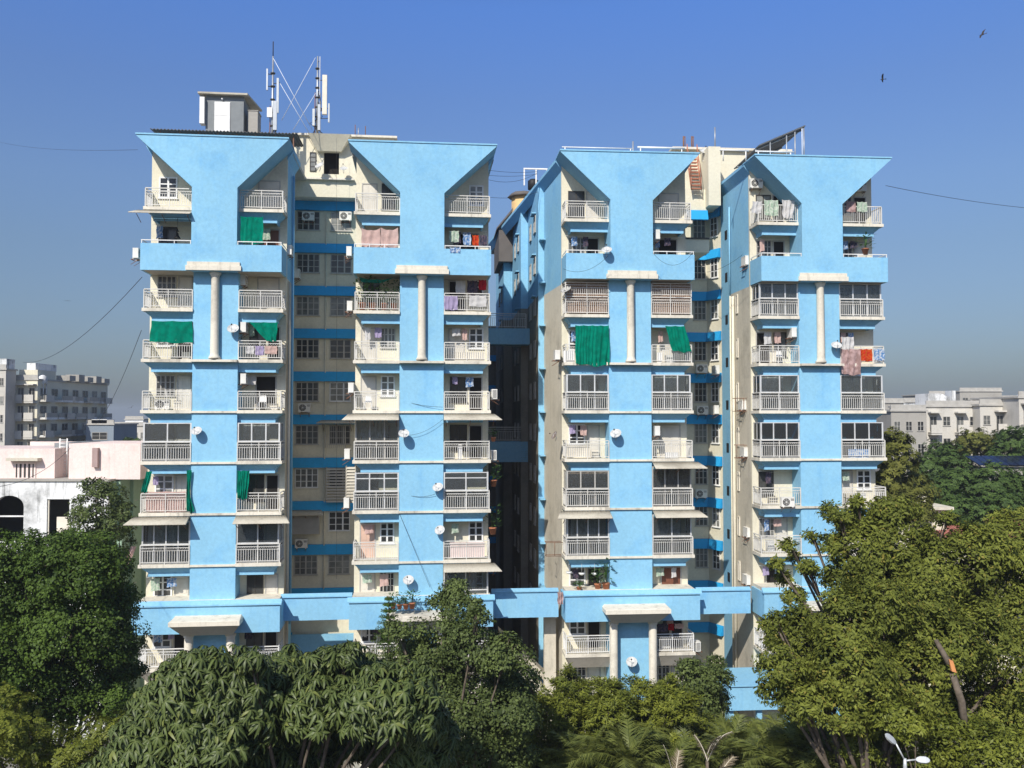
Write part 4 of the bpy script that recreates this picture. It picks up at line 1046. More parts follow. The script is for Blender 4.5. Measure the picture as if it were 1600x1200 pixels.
# potted plants
M['leaf_pot'] = leafmat('potted_leaves', (.03, .09, .02), (.10, .20, .04), trans=.3)
def leafy(mb, r, n, R_, h0, h1, size, up=.6):
    for i in range(n):
        a = r.random() * 6.28; rr = R_ * math.sqrt(r.random()); z = h0 + (h1 - h0) * r.random()
        c = Vector((rr * math.cos(a), rr * math.sin(a), z)); d = Vector((math.cos(a) + r.uniform(-.5, .5), math.sin(a) + r.uniform(-.5, .5), up * r.uniform(-.4, 1.4))).normalized()
        s_ = d.cross(Vector((0, 0, 1))).normalized() * size * .22; l = d * size * r.uniform(.7, 1.3)
        mb.add([c, c + l * .5 + s_, c + l, c + l * .5 - s_], [(0, 1, 2, 3)])
def potplant(F, px, py, v, label, s=1.0, seed=0, pot='pot', n=60, wide=.3, h=.7):
    r = random.Random(seed); o = empty('potted_plant', place(F, px, py, v) @ Matrix.Scale(s, 4), label, 'potted plant', 'potted plants on balconies and ledges')
    MB().lathe(0, 0, [(.10, 0), (.15, .24), (.165, .24), (.165, .28), (.13, .28)], 14).build('pot', M[pot], o)
    m = MB(); leafy(m, r, n, wide, .3, h, .2)
    for i in range(5): m.tube([(0, 0, .26), (r.uniform(-.1, .1), r.uniform(-.1, .1), h * .8)], .01, 4)
    m.build('leaves', M['leaf_pot'], o)
for i, (F, px, py, v, lab, s, h) in enumerate([
    (FL, 614, 951, -1.6, 'leftmost potted plant on the portico roof of the second tower', 1.1, .8), (FL, 624, 952, -1.7, 'second potted plant from left on the portico roof, second tower', 1.0, .6),
    (FL, 634, 952, -1.6, 'third potted plant from left on the portico roof, second tower', 1.1, .8), (FL, 644, 951, -1.7, 'rightmost potted plant on the portico roof of the second tower', 1.2, .9),
    (FL, 566, 484, .5, 'tall potted plant at left end under the green cloth, second tower', 1.5, 1.2), (FL, 582, 484, .7, 'bushy potted plant left of middle under the green cloth, second tower', 1.5, 1.3),
    (FL, 600, 484, .5, 'bushy potted plant right of middle under the green cloth, second tower', 1.4, 1.2), (FL, 616, 484, .6, 'potted plant beside the pier under the green cloth, second tower', 1.4, 1.3),
    (FR, 934, 922, .4, 'potted plant with pale leaves just above the blue band, third tower', 1.4, 1.0), (FR, 947, 922, .3, 'taller potted plant beside the third pier just above the blue band', 1.6, 1.3),
    (FR, 905, 925, .2, 'squat plant in terracotta pot just above the blue band, third tower', 1.1, .5), (FR, 1352, 398, -.48, 'dark potted plant at right end of the rightmost parapet', 1.4, .9),
    (FL, 771, 690, .8, 'potted plant outside the right edge of the second tower, upper one', 1.0, .8), (FL, 771, 760, .8, 'potted plant outside the right edge of the second tower, lower one', 1.4, 1.0),
    (FL, 770, 835, .9, 'trailing plant outside the right edge of second tower, eighth row', 1.5, 1.2),
]): potplant(F, px, py, v, lab, s, i, n=90 if h > .9 else 55, h=h)
for i, (px, py) in enumerate(((889, 897), (909, 899), (929, 899))):
    o = MB().lathe(0, 0, [(.05, 0), (.17, .07), (.19, .16), (.0001, .14)], 14).tube([(0, 0, .14), (0, 0, .75)], .008, 4).build('hanging_planter', M['white'])
    o.matrix_world = place(FR, px, py, .35); tag(o, ['leftmost', 'middle', 'rightmost'][i] + ' of three white hanging planters above the blue band, third tower', 'planter', 'hanging white planters')

# grilles and louvres fixed in the recess
for (xa, ya, xb, yb, v, nm) in ((509, 730, 540, 785, 8.7, 'louvre'), (455, 806, 499, 835, 8.7, 'louvre'), (540, 728, 556, 786, .9, 'louvre'), (508, 665, 540, 700, 8.6, 'grille')):
    u0, z0 = FL.loc(xa, yb, v); u1, z1 = FL.loc(xb, ya, v); m = MB()
    nn = 12
    m.box(u0, u0 + .05, v, v + .3, z0, z1).box(u1 - .05, u1, v, v + .3, z0, z1)
    if nm == 'louvre':
        for i in range(nn): zz = z0 + (z1 - z0) * i / nn; m.hexa([(u0 + .05, v - .02, zz), (u1 - .05, v - .02, zz), (u1 - .05, v + .02, zz), (u0 + .05, v + .02, zz)], [(u0 + .05, v + .05, zz + .12), (u1 - .05, v + .05, zz + .12), (u1 - .05, v + .08, zz + .12), (u0 + .05, v + .08, zz + .12)])
    else:
        for i in range(10): xx = u0 + (u1 - u0) * i / 10; m.box(xx, xx + .02, v, v + .02, z0, z1)
    m.build('louvre_screen' if nm == 'louvre' else 'window_grille', M['frame_old' if v > 5 else 'awning'], blockL)
awning(blockL, FL.u(500, 8), FL.u(552, 8) - .05, FL.z(525, 656, 8), y0=9.2, out=1.3, drop=.2)
awning(blockL, FL.u(455, 8), FL.u(500, 8), FL.z(480, 798, 8), y0=9.2, out=1.1, drop=.3)

# side brackets with rails sticking out of the beige flank of the rightmost tower
for (px, py) in ((1160, 633), (1162, 706), (866, 858)):
    F = FR; v = 2.6 if px > 1000 else 1.6
    u, z = F.loc(px, py, v); m = MB()
    for zz in (-.4, .45):
        m.tube([(u - .55, v - .25, z + zz), (u + .6, v - .25, z + zz)], .02, 4).tube([(u - .55, v + .3, z + zz), (u + .6, v + .3, z + zz)], .02, 4).tube([(u - .55, v - .25, z + zz), (u - .55, v + .3, z + zz)], .02, 4)
    for x in (-.55, 0, .55): m.tube([(u + x, v - .25, z - .4), (u + x, v - .25, z + .45)], .018, 4)
    m.build('drying_rack', M['rust'], blockR)

# ------------------------------------------------------------------ on the roofs
# corrugated shed roof on the leftmost tower
u0, u1 = FL.u(228, 1.2), FL.u(461, 1.2); z0 = FL.z(300, 203, 1.2)
o = empty('sheet_shed', FL.M, 'dark corrugated sheet shed along the roof of the leftmost tower', 'shed')
m = MB(); vs, fs = [], []; n = 170
for i in range(n + 1):
    u = u0 + (u1 - u0) * i / n; c = .035 * math.sin(i * math.pi / 2 + .4)
    vs += [(u, 1.2, z0 + c), (u, 4.4, z0 + .15 + c), (u, 4.4, z0 + .12 + c), (u, 1.2, z0 - .03 + c)]
for i in range(n):
    a = i * 4; b2 = a + 4; fs += [(a, b2, b2 + 1, a + 1), (a + 1, b2 + 1, b2 + 2, a + 2), (a + 2, b2 + 2, b2 + 3, a + 3), (a + 3, b2 + 3, b2, a)]
fs += [(0, 1, 2, 3), (n * 4 + 3, n * 4 + 2, n * 4 + 1, n * 4)]
m.add(vs, fs); m.build('roof_sheet', M['sheet'], o)
MB().box(u0 + .3, u1 - 1.0, 2.2, 2.4, ROOF + .1, z0 - .12).build('wall', M['sheet'], o)
for i in range(8):
    u = u0 + .5 + (u1 - u0 - .8) * i / 7; MB().box(u, u + .07, 1.4, 1.47, ROOF, z0 - .05).build('post', M['rust'], o)
# grey stair cabin
v = 6.0
(cu0, cz0), (cu1, cz1) = FL.loc(321, 206, v), FL.loc(381, 151, v)
o = empty('roof_cabin', FL.M, 'grey rendered stair cabin with white door on the roof of the leftmost tower', 'cabin')
MB().box(cu0, cu1, v, v + 2.6, ROOF, cz1).build('wall', M['grey'], o)
MB().hexa([(cu0 - .45, v - .35, cz1 + .002), (cu1 + .3, v - .35, cz1 + .002), (cu1 + .7, v + 2.9, cz1 + .002), (cu0 - .3, v + 2.9, cz1 + .002)],
          [(cu0 - .45, v - .35, cz1 + .12), (cu1 + .3, v - .35, cz1 + .12), (cu1 + .7, v + 2.9, cz1 + .12), (cu0 - .3, v + 2.9, cz1 + .12)]).build('roof', M['awning'], o)
(du0, dz0), (du1, dz1) = FL.loc(335, 205, v), FL.loc(360, 160, v)
dd = MB().box(du0, du1, v - .06, v - .003, ROOF + .9, dz1).box(du0 + .05, du1 - .05, v - .075, v - .06, ROOF + 1, (dz0 + dz1) / 2).box(du0 + .05, du1 - .05, v - .075, v - .06, (dz0 + dz1) / 2 + .06, dz1 - .06)
dd.build('door', M['white'], o)
MB().tube([((du0 + du1) / 2, v - .1, dz1 + .1), ((du0 + du1) / 2, v - .15, dz1 + .22)], .05, 6).build('lamp', M['white'], o)
(eu0, ez0), (eu1, ez1) = FL.loc(312, 193, v - .2), FL.loc(320, 152, v - .2)
MB().box(eu0, eu1, v - .3, v + .3, ez0, ez1).build('duct', M['white'], o)
(fu0, fz0), (fu1, fz1) = FL.loc(387, 202, v), FL.loc(402, 172, v)
o2 = MB().box(fu0, fu1, v + .2, v + 1.4, ROOF, fz1).box(fu0 - .04, fu1 + .04, v + .16, v + 1.44, fz1 + .002, fz1 + .05).build('equipment_cabinet', M['concrete'])
o2.matrix_world = FL.M; tag(o2, 'pale metal cabinet right of the grey stair cabin', 'cabinet')
# two radio masts
def mast(px, pyb, pyt, v, label, panels, name='radio_mast'):
    u, zb = FL.loc(px, pyb, v); _, zt = FL.loc(px, pyt, v); zb = ROOF if px < 450 else zr + .15
    o = empty(name, FL.M @ Matrix.Translation((u, v, 0)), label, 'antenna mast', 'radio masts on the roof')
    MB().tube([(0, 0, zb), (0, 0, zt)], .11, 8, .05).build('pole', M['steel'], o)
    for q in range(7):
        z = zb + (zt - zb) * (.12 + .12 * q)
        MB().lathe(0, 0, [(.16, z), (.16, z + .07)], 8).build('collar', M['frame_dark'], o)
    for (dx, za, zc, w, d, mt) in panels:
        p = MB(); 
        p.box(dx - w, dx + w, -d - .2, d - .2, za, zc)
        q = p.build('antenna_panel', M[mt], o)
        MB().tube([(0, 0, za + .3), (dx, -.2 + d, za + .3)], .025, 5).build('clamp', M['frame_dark'], q)
        MB().tube([(0, 0, zc - .3), (dx, -.2 + d, zc - .3)], .025, 5).build('clamp', M['frame_dark'], q)
    for s, col in ((-.18, 'rust'), (.2, 'steel')):
        MB().tube([(s, .1, zb), (s * .9, .05, zb + (zt - zb) * .55)], .035, 6).build('stay_tube', M[col], o)
    m = MB()
    for q in range(3):
        m.tube([(0, 0, zb + 3.4 - q * .8), (.25 + .06 * q, -.1, zb + 2.4 - q * .5), (.1 - .3 * q, -.1, zb + .9), (.4 * q - .3, -.2, zb + .1)], .028, 5)
        m.build('feeder_cable', M['cable'], o); m = MB()
    return u, zb, zt
zm = lambda py, v=5.5: FL.z(430, py, v)
mu1 = mast(425.5, 205, 88, 5.5, 'thin left radio mast with slim white antennas and tall rod', [(-.33, zm(143), zm(110), .05, .06, 'steel'), (.36, zm(178), zm(124), .07, .07, 'lampw'), (.2, zm(205), zm(160), .12, .1, 'steel'), (-.15, zm(185), zm(170), .17, .05, 'white')])
MB().tube([(0, 0, zm(90)), (0, 0, zm(65))], .035, 5).build('lightning_rod', M['cable'], [o for o in bpy.data.objects if o.name.startswith('radio_mast')][0])
zm = lambda py, v=8.6: FL.z(495, py, v)
mu2 = mast(495.5, 209, 88, 8.6, 'right radio mast with long cream panel antenna', [(.52, zm(180), zm(119), .16, .12, 'board'), (.82, zm(192), zm(163), .05, .08, 'lampw'), (-.22, zm(198), zm(172), .08, .08, 'lampw'), (.15, zm(205), zm(165), .09, .1, 'steel'), (.18, zm(150), zm(90), .025, .03, 'steel')])
def wire(pts, r, label, F=None, name='guy_wire', mat='rope', cat='wire', group=None):
    o = MB().tube(pts, r, 5).build(name, M[mat])
    if F: o.matrix_world = F.M
    return tag(o, label, cat, group)
gw = 'guy wires of the radio masts'
def P5(px, py, v=5.4): u, z = FL.loc(px, py, v); return (u, v, z)
wire([P5(427, 91), P5(488, 203)], .02, 'guy wire from left mast top down to the foot of the right mast', FL, group=gw)
wire([P5(434, 124), P5(483, 208, 5.1)], .02, 'lower guy wire from left mast down to the right', FL, group=gw)
wire([P5(493, 90, 5.6), P5(440, 188, 5.6)], .02, 'guy wire from right mast top down to the left', FL, group=gw)
wire([P5(493, 146, 5.7), P5(458, 203, 5.7)], .02, 'short guy wire from the middle of the right mast down left', FL, group=gw)
for i, (px, yt) in enumerate(((555, 195), (560, 200), (571, 197), (562, 212))):
    u, zt = FL.loc(px, yt, 8.5); o = MB().tube([(u, 8.5, zr + .13), (u, 8.5, zt)], .03, 5).lathe(u, 8.5, [(.06, zr + .13), (.06, zr + .2)], 6).build('steel_rod', M['rust'] if i != 1 else M['steel'])
    o.matrix_world = FL.M; tag(o, ['leftmost tall thin rod', 'second thin rod from left', 'right tall thin rod', 'short white capped rod'][i] + ' above the second tower roof', 'rod', 'thin rods above the second tower')
# pipes, rods and pillars on the right block
for i, (xa, xb, y, r, lab) in enumerate(((878, 990, 231, .04, 'long thin white pipe on left roof edge of the third tower'), (996, 1070, 231, .07, 'thick white pipe on right roof edge of the third tower'), (1125, 1170, 235, .05, 'white pipe on roof edge between the third and rightmost towers'), (1180, 1240, 237, .05, 'thin white pipe on roof edge of the rightmost tower'))):
    a, bb = FR.loc(xa, y + (xa - 878) * .0, 1.0), FR.loc(xb, y, 1.0); zz = FR.z((xa + xb) / 2, y, 1.0)
    m = MB().tube([(a[0], 1.0, zz), (bb[0], 1.0, zz)], r, 8)
    m.tube([(a[0] + .2, 1.0, zz - .005), (a[0] + .2, 1.0, ROOF + .04)], .04, 5).tube([(bb[0] - .2, 1.0, zz - .005), (bb[0] - .2, 1.0, ROOF + .04)], .04, 5)
    o = m.build('roof_pipe', M['white']); o.matrix_world = FR.M; tag(o, lab, 'pipe', 'white pipes on the right block')
for i, (px, yt, v, r, mt, lab) in enumerate(((989, 221, 3, .05, 'steel', 'short steel post in the middle of the third tower roof'), (1068, 213, 8.5, .06, 'rust', 'rusty post on third tower roof, left one'), (1081, 213, 8.5, .06, 'rust', 'rusty post on third tower roof, right one'),
    (1117, 199, 8.2, .05, 'steel', 'tall grey pole on the cream attic of the right block'), (1253, 199, 2.5, .03, 'rope', 'thin white pole under the tip of the solar panels'))):
    u, zt = FR.loc(px, yt, v); zb = ROOF + .05 if i in (0, 4) else zr2 + .15
    m = MB().tube([(u, v, zb), (u, v, zt)], r, 6).lathe(u, v, [(r * 2, zb), (r * 2, zb + .05)], 8)
    if i in (1, 2): m.tube([(u + .12, v, zb), (u + .12, v, zt)], .03, 5).tube([(u, v, zt - .05), (u + .12, v, zt - .05)], .03, 4)
    o = m.build('roof_pole', M[mt]); o.matrix_world = FR.M; tag(o, lab, 'pole', 'poles on the right block')
# tilted solar array, rising to the right
o = empty('solar_array', FR.M, 'tilted solar panel array on steel legs above the rightmost tower', 'solar panels')
A0 = Vector((*FR.loc(1166, 233, 4.0), 0)); A1 = Vector((*FR.loc(1259, 196, 2.6), 0))
pa = Vector((FR.loc(1186, 227, 2.9)[0], 2.9, FR.loc(1186, 227, 2.9)[1])); pb = Vector((FR.loc(1259, 196, 2.4)[0], 2.4, FR.loc(1259, 196, 2.4)[1]))
dirn = (pb - pa); back = Vector((-.75, 3.0, -.8))
nP = 4
for i in range(nP):
    a = pa + dirn * (i / nP) + dirn * .006; c = pa + dirn * ((i + 1) / nP) - dirn * .006
    nrm = dirn.cross(back).normalized() * .035
    if nrm.z < 0: nrm = -nrm
    q = MB().hexa([a - nrm, c - nrm, c + back - nrm, a + back - nrm], [a + nrm, c + nrm, c + back + nrm, a + back + nrm]).build('panel', M['solarback'], o)
    e = nrm * 1.1
    MB().hexa([a + e + dirn * .01, c + e - dirn * .01, c + back * .98 + e - dirn * .01, a + back * .98 + e + dirn * .01], [v + nrm * .2 for v in (a + e + dirn * .01, c + e - dirn * .01, c + back * .98 + e - dirn * .01, a + back * .98 + e + dirn * .01)]).build('cells', M['solar'], q)
for t in (.25, .6, .78, .97):
    p = pa + dirn * t; MB().tube([(p.x, p.y + .1, ROOF), (p.x, p.y + .1, p.z - .04)], .045, 6).build('leg', M['steel'], o)
for s in (.15, .85):
    a = pa + back * s; MB().tube([a - Vector((0, 0, .09)), a + dirn - Vector((0, 0, .09))], .05, 5).build('beam', M['steel'], o)
# cabin with tank beyond, above the stepped flank
v = 27.0
(cu0, cz0), (cu1, cz1) = FR.loc(800, 330, v), FR.loc(838, 297, v)
o = empty('roof_cabin', FR.M, 'ochre octagonal roof cabin with dark tiled hood behind the third tower', 'cabin')
cc_ = ((cu0 + cu1) / 2, v + 1)
MB().lathe(cc_[0], cc_[1], [(1.1, ROOF), (1.1, cz1 - .3)], 8).build('wall', M['tank'], o)
MB().lathe(cc_[0], cc_[1], [(1.5, cz1 - .5), (1.1, cz1 - .1), (.5, cz1 + .05)], 8).build('roof', M['sheet'], o)
m = MB(); zt = cz1 + .3
for x in (-.1, 1.0, 2.0): m.box(cc_[0] + x, cc_[0] + x + .12, v - .5, v - .4, zt, zt + 1.5)
m.box(cc_[0] - .1, cc_[0] + 2.12, v - .52, v - .38, zt + 1.502, zt + 1.62)
m.build('white_frame', M['white'], o)
MB().lathe(cc_[0] + .9, v + .6, [(.5, cz1 + .2), (.5, cz1 + 1.0), (.3, cz1 + 1.15), (.1, cz1 + 1.2)], 14).build('water_tank', M['black'], o)
(su0, sz0), (su1, sz1) = FR.loc(775, 362, 23), FR.loc(800, 325, 23)
o = MB().hexa([(su0, 22, sz0), (su1, 22, sz1 - .4), (su1, 30, sz1 - .4), (su0, 30, sz0)], [(su0, 22, sz0 + .15), (su1, 22, sz1 - .2), (su1, 30, sz1 - .2), (su0, 30, sz0 + .15)]).box(su0 + .2, su1, 22.2, 29, ROOF - 3, sz0).build('lean_to_shed', M['sheet'])
o.matrix_world = FR.M; tag(o, 'dark lean-to shed on the flank roof behind the gap', 'shed')

# ------------------------------------------------------------------ loose cables
def sagwire(a, b_, sag, r_, label, n=14, group='loose cables'):
    a, b_ = Vector(a), Vector(b_)
    return wire([a.lerp(b_, i / n) - Vector((0, 0, sag * 4 * (i / n) * (1 - i / n))) for i in range(n + 1)], r_ * .55, label, None, 'cable', 'cable', 'cable', group)
sagwire(W(222, 433, 54), W(36, 566, 110), 1.5, .035, 'long cable from the leftmost tower down to the far flats')
sagwire(W(221, 516, 54), W(150, 662, 100), .8, .03, 'steep cable left of the leftmost tower')
for i, (ya, yb, sg) in enumerate(((266, 268, .1), (274, 272, .1), (281, 270, .35), (308, 300, .2))):
    sagwire(W(764, ya, 56), W(840, yb, 62), sg, .02, ['topmost', 'second', 'third', 'lowest'][i] + ' of four cables across the gap between the middle towers')
sagwire(W(1384, 290, 57), W(1640, 328, 70), .2, .03, 'cable running right from the rightmost tower across the sky')
sagwire(W(0, 222, 120), W(215, 234, 56), .4, .02, 'faint cable across the upper left sky')
sagwire(W(305, 503, 54.0), W(362, 530, 54.0), .75, .018, 'drooping cable across the leftmost pier behind the column')
sagwire(W(625, 625, 54.1), W(692, 636, 54.1), .1, .02, 'cable across the second pier, fifth row')
sagwire(W(626, 770, 54.1), W(680, 772, 54.1), .2, .02, 'cable across the second pier, seventh row')
sagwire(W(624, 802, 54.0), W(672, 918, 53.8), .0, .02, 'slanting cable down the second pier')
sagwire(W(640, 680, 53.9), W(692, 655, 54.1), .2, .016, 'thin cable rising right from the second pier dish')
sagwire(W(526, 215, 60), W(526, 905, 60), 0, .012, 'long vertical cable hanging in front of the left recess')
sagwire(W(880, 420, 53.9), W(950, 400, 54.2), .5, .018, 'cable looping below the parapet of the third tower')
sagwire(W(1020, 395, 54.2), W(1080, 398, 54.4), .7, .018, 'cable loop on the right parapet of the third tower')
sagwire(W(1160, 398, 56), W(1105, 425, 62), .2, .02, 'cable from the rightmost tower flank into the recess')
sagwire(W(0, 760, 40), W(110, 700, 52), .4, .02, 'slack cable crossing the pink house front')

# ------------------------------------------------------------------ birds
def bird(loc, s, yaw, roll, flap, label):
    o = empty('flying_bird', Matrix.Translation(loc) @ Euler((0, roll, yaw)).to_matrix().to_4x4() @ Matrix.Scale(s, 4), label, 'bird', 'birds in the sky')
    m = MB(); m.lathe(0, 0, [(.015, -.30), (.05, -.2), (.09, -.02), (.08, .12), (.045, .2), (.05, .25), (.035, .3), (.008, .37)], 10)
    m.xform(Matrix.Rotation(R(-90), 4, 'X'))
    m.hexa([(-.03, -.28, -.01), (.03, -.28, -.01), (.03, -.28, .01), (-.03, -.28, .01)], [(-.12, -.55, -.005), (.12, -.55, -.005), (.12, -.55, .005), (-.12, -.55, .005)])
    m.build('body', M['bird'], o)
    for d in (-1, 1):
        w = MB(); pr = [(0, .12, -.12, 0), (.3, .17, -.12, flap * .6), (.6, .12, -.13, flap), (.95, -.02, -.14, flap * .8)]
        for (x0, f0, b0, z0), (x1, f1, b1, z1) in zip(pr, pr[1:]):
            w.hexa([(d * x0, f0, z0), (d * x0, b0, z0), (d * x1, b1, z1), (d * x1, f1, z1)], [(d * x0, f0, z0 + .015), (d * x0, b0, z0 + .015), (d * x1, b1, z1 + .015), (d * x1, f1, z1 + .015)])
        w.build('wing', M['bird'], o)
bird(W(1535, 54, 60), .55, R(35), R(-48), .12, 'soaring bird highest at the upper right of the sky')
bird(W(1379, 124, 60), .42, R(70), R(25), .35, 'bird with raised wings above the rightmost tower')
bird(W(105, 470, 90), .35, R(20), R(5), .1, 'tiny pale bird at the left above the far flats')
bird(W(205, 637, 80), .3, R(10), R(-30), .3, 'tiny bird just left of the leftmost tower')

# ------------------------------------------------------------------ ground
def sheet(name, x0, x1, y0, y1, z, mat, nx=1, ny=1, bumpy=0.0):
    m = MB(); r = random.Random(5); vs = []
    for j in range(ny + 1):
        for i in range(nx + 1): vs.append((x0 + (x1 - x0) * i / nx, y0 + (y1 - y0) * j / ny, z + bumpy * r.uniform(-1, 1)))
    fs = [(j * (nx + 1) + i, j * (nx + 1) + i + 1, (j + 1) * (nx + 1) + i + 1, (j + 1) * (nx + 1) + i) for j in range(ny) for i in range(nx)]
    m.add(vs, fs); o = m.build(name, M[mat]); tag(o, kind='structure'); return o
sheet('ground', -2500, 2500, -60, 3200, 0, 'ground')
sheet('forecourt', -34, 40, 44, 62, .004, 'paving')
o = MB().box(-80, 80, 10.3, 10.45, 0, .12).box(-80, 80, 17.55, 17.7, 0, .12).build('kerb', M['paving']); tag(o, kind='structure')
sheet('road', -80, 80, 10.45, 17.55, .008, 'asphalt')

# ------------------------------------------------------------------ background buildings
def flat_block(label, px0, px1, pyt, Y, depth, mat, rows, cols, name='apartment_building', cat='building', fh=3.0, ww=.55, wh=1.3, balc=(), side=0, fm='frame_old', roof='roofdeck', extra=None, slope=0.0, sidebands=False, group='distant buildings'):
    F = Frame(Y, slope, px0)
    w = F.u(px1); zt = F.loc((px0 + px1) / 2, pyt, 0)[1]
    o = empty(name, F.M, label, cat, group)
    MB().box(0, w, 0, depth, 0, zt).build('wall', M[mat], o)
    MB().box(-.2, w + .2, -.2, depth + .2, zt + .002, zt + .25).box(0, w, 0, .2, zt + .25, zt + .9).build('roof', M[roof], o)
    for r_ in range(rows):
        z0 = zt - 2.6 - r_ * fh
        if z0 < 1: break
        for c in range(cols):
            xa = w * (c + .5) / cols; hw = w / cols * ww / 2
            if c in balc:
                bb = MB().box(xa - hw * 1.5, xa + hw * 1.5, -1.1, 0, z0 - 1.0, z0 - .85).box(xa - hw * 1.5, xa + hw * 1.5, -1.1, -1.0, z0 - .85, z0 + .15)
                bb.build('balcony', M['stone'], o); MB().box(xa - hw * 1.5, xa + hw * 1.5, -1.1, 0, z0 + 1.75, z0 + 1.95).build('hood', M['stone'], o)
                window(o, xa - hw, xa + hw, z0 - .8, z0 + wh, -.003, 2, 1, fm, sill=False, bar=.06)
            else: window(o, xa - hw, xa + hw, z0, z0 + wh, -.003, 2, 2, fm, bar=.06)
        for c in range(side):
            yc = depth * (c + .5) / side; hw = depth / side * .28
            Mx = Matrix.Translation((w + .003, 0, 0)) @ Matrix(((0, -1, 0, 0), (1, 0, 0, 0), (0, 0, 1, 0), (0, 0, 0, 1)))
            window(o, yc - hw, yc + hw, z0, z0 + wh, 0, 2, 1, fm, Mx=Mx, sill=False)
            if c % 2 == 0:
                MB().box(w + .01, w + 1.2, yc - hw * 1.3, yc + hw * 1.3, z0 - 1.0, z0 - .8).box(w + 1.1, w + 1.2, yc - hw * 1.3, yc + hw * 1.3, z0 - .8, z0 + .1).build('balcony', M['stone'], o)
    if sidebands:
        for r_ in range(rows):
            z0 = zt - 3.6 - r_ * fh
            for c in range(5):
                a = depth * (c + .12) / 5; bb_ = depth * (c + .82) / 5; pr = 1.3 if (c + r_) % 2 else .8
                MB().box(w + .01, w + pr, a, bb_, z0, z0 + .35).build('balcony', M['whitewall' if (c + r_) % 3 else 'stone'], o)
                MB().box(w + pr - .08, w + pr, a, bb_, z0 + .352, z0 + 1.1).build('parapet', M['concrete'], o)
    return o, F, w, zt
# far left flats
o, F, w, zt = flat_block('tall pale flats at the far left edge, partly cut off', -60, 8, 578, 146, 3, 'stone', 8, 5, balc=(1, 3))
MB().box(1, w - .5, 1, 3.5, zt + .25, zt + 1.9).build('roof_room', M['whitewall'], o)
o, F, w, zt = flat_block('tall cream flats with stacked balconies at the far left', 24, 58, 594, 150, 26, 'cream', 9, 2, balc=(0, 1), side=7, sidebands=True)
MB().box(0, w * .85, 1, 7, zt + .25, zt + 1.8).build('roof_room', M['cream'], o)
MB().box(w * .2, w * .6, 2, 9, zt + 1.81, zt + 3.0).build('roof_room', M['whitewall'], o)
for i in range(5): MB().box(w - 1.5, w + .9, 9 + 3.4 * i, 11.2 + 3.4 * i, zt + .26, zt + 1.2 + .3 * (i % 2)).build('roof_room', M['concrete'], o)
o, F, w, zt = flat_block('low grey block with a white stair head beside the far cream flats', 135, 178, 664, 160, 10, 'bluegrey', 3, 1)
MB().box(w * .2, w * .75, 0, 3, zt + .3, zt + 1.0).build('roof_room', M['whitewall'], o)
flat_block('pale far building with a grid of dark windows left of leftmost tower', 178, 228, 666, 190, 12, 'stone', 3, 5)
flat_block('small far pale tower block rising behind the window grid building', 196, 224, 656, 215, 12, 'whitewall', 2, 3)
# far right low rise
o, F, w, zt = flat_block('grey terraced house with blank wall at the far right', 1392, 1447, 643, 120, 12, 'concrete', 3, 3, fh=3.0)
o, F, w, zt = flat_block('white terraced house with deep balconies right of the grey one', 1447, 1531, 636, 124, 12, 'stone', 4, 4, balc=(0, 2))
MB().box(w * .55, w * .62, 1, 3, zt, zt + 2.3).box(w * .1, w * .35, 1, 5, zt + .2, zt + 1.9).build('roof_room', M['whitewall'], o)
o, F, w, zt = flat_block('cream terraced house near the right edge with laundry balcony', 1531, 1592, 634, 122, 12, 'stone', 4, 3, balc=(1,))
o, F, w, zt = flat_block('white terraced house cut by the right edge of view', 1592, 1680, 622, 118, 12, 'stone', 4, 3, balc=(0,))
flat_block('wide brown grey building on the skyline at the far right', 1500, 1566, 612, 200, 14, 'concrete', 2, 4)
flat_block('lower brown grey wing left of the skyline building', 1452, 1500, 617, 205, 14, 'concrete', 2, 3)
flat_block('long low tan building on the skyline at right edge', 1566, 1640, 624, 210, 14, 'stone', 2, 5)
flat_block('small white house on the skyline right beside rightmost tower', 1412, 1438, 629, 170, 10, 'whitewall', 2, 2)
flat_block('grey low house just behind rightmost tower edge', 1372, 1412, 630, 160, 10, 'concrete', 3, 3)
rk = random.Random(21)
sk = [('pale', 'whitewall'), ('cream', 'cream'), ('grey', 'concrete'), ('stone coloured', 'stone'), ('blue grey', 'bluegrey')]
for i, (pa, pb, yt, Y, what) in enumerate([(130, 152, 668, 230, 'left of the white stair head block'), (160, 186, 672, 260, 'right behind the white stair head block'), (186, 200, 664, 280, 'slim, between the window grid blocks'), (96, 128, 672, 240, 'under the stacked balconies of the far left flats'),
    (1384, 1398, 636, 190, 'peeping out beside the rightmost tower'), (1398, 1416, 634, 240, 'left of the small white skyline house'), (1436, 1454, 632, 260, 'right of the small white skyline house'), (1540, 1562, 622, 300, 'behind the brown grey skyline building'), (1572, 1600, 630, 280, 'on the skyline at the right edge')]):
    c_, m_ = sk[i % 5]; flat_block(c_ + ' low far block ' + what, pa, pb, yt, Y, 9, m_, 3, 3)
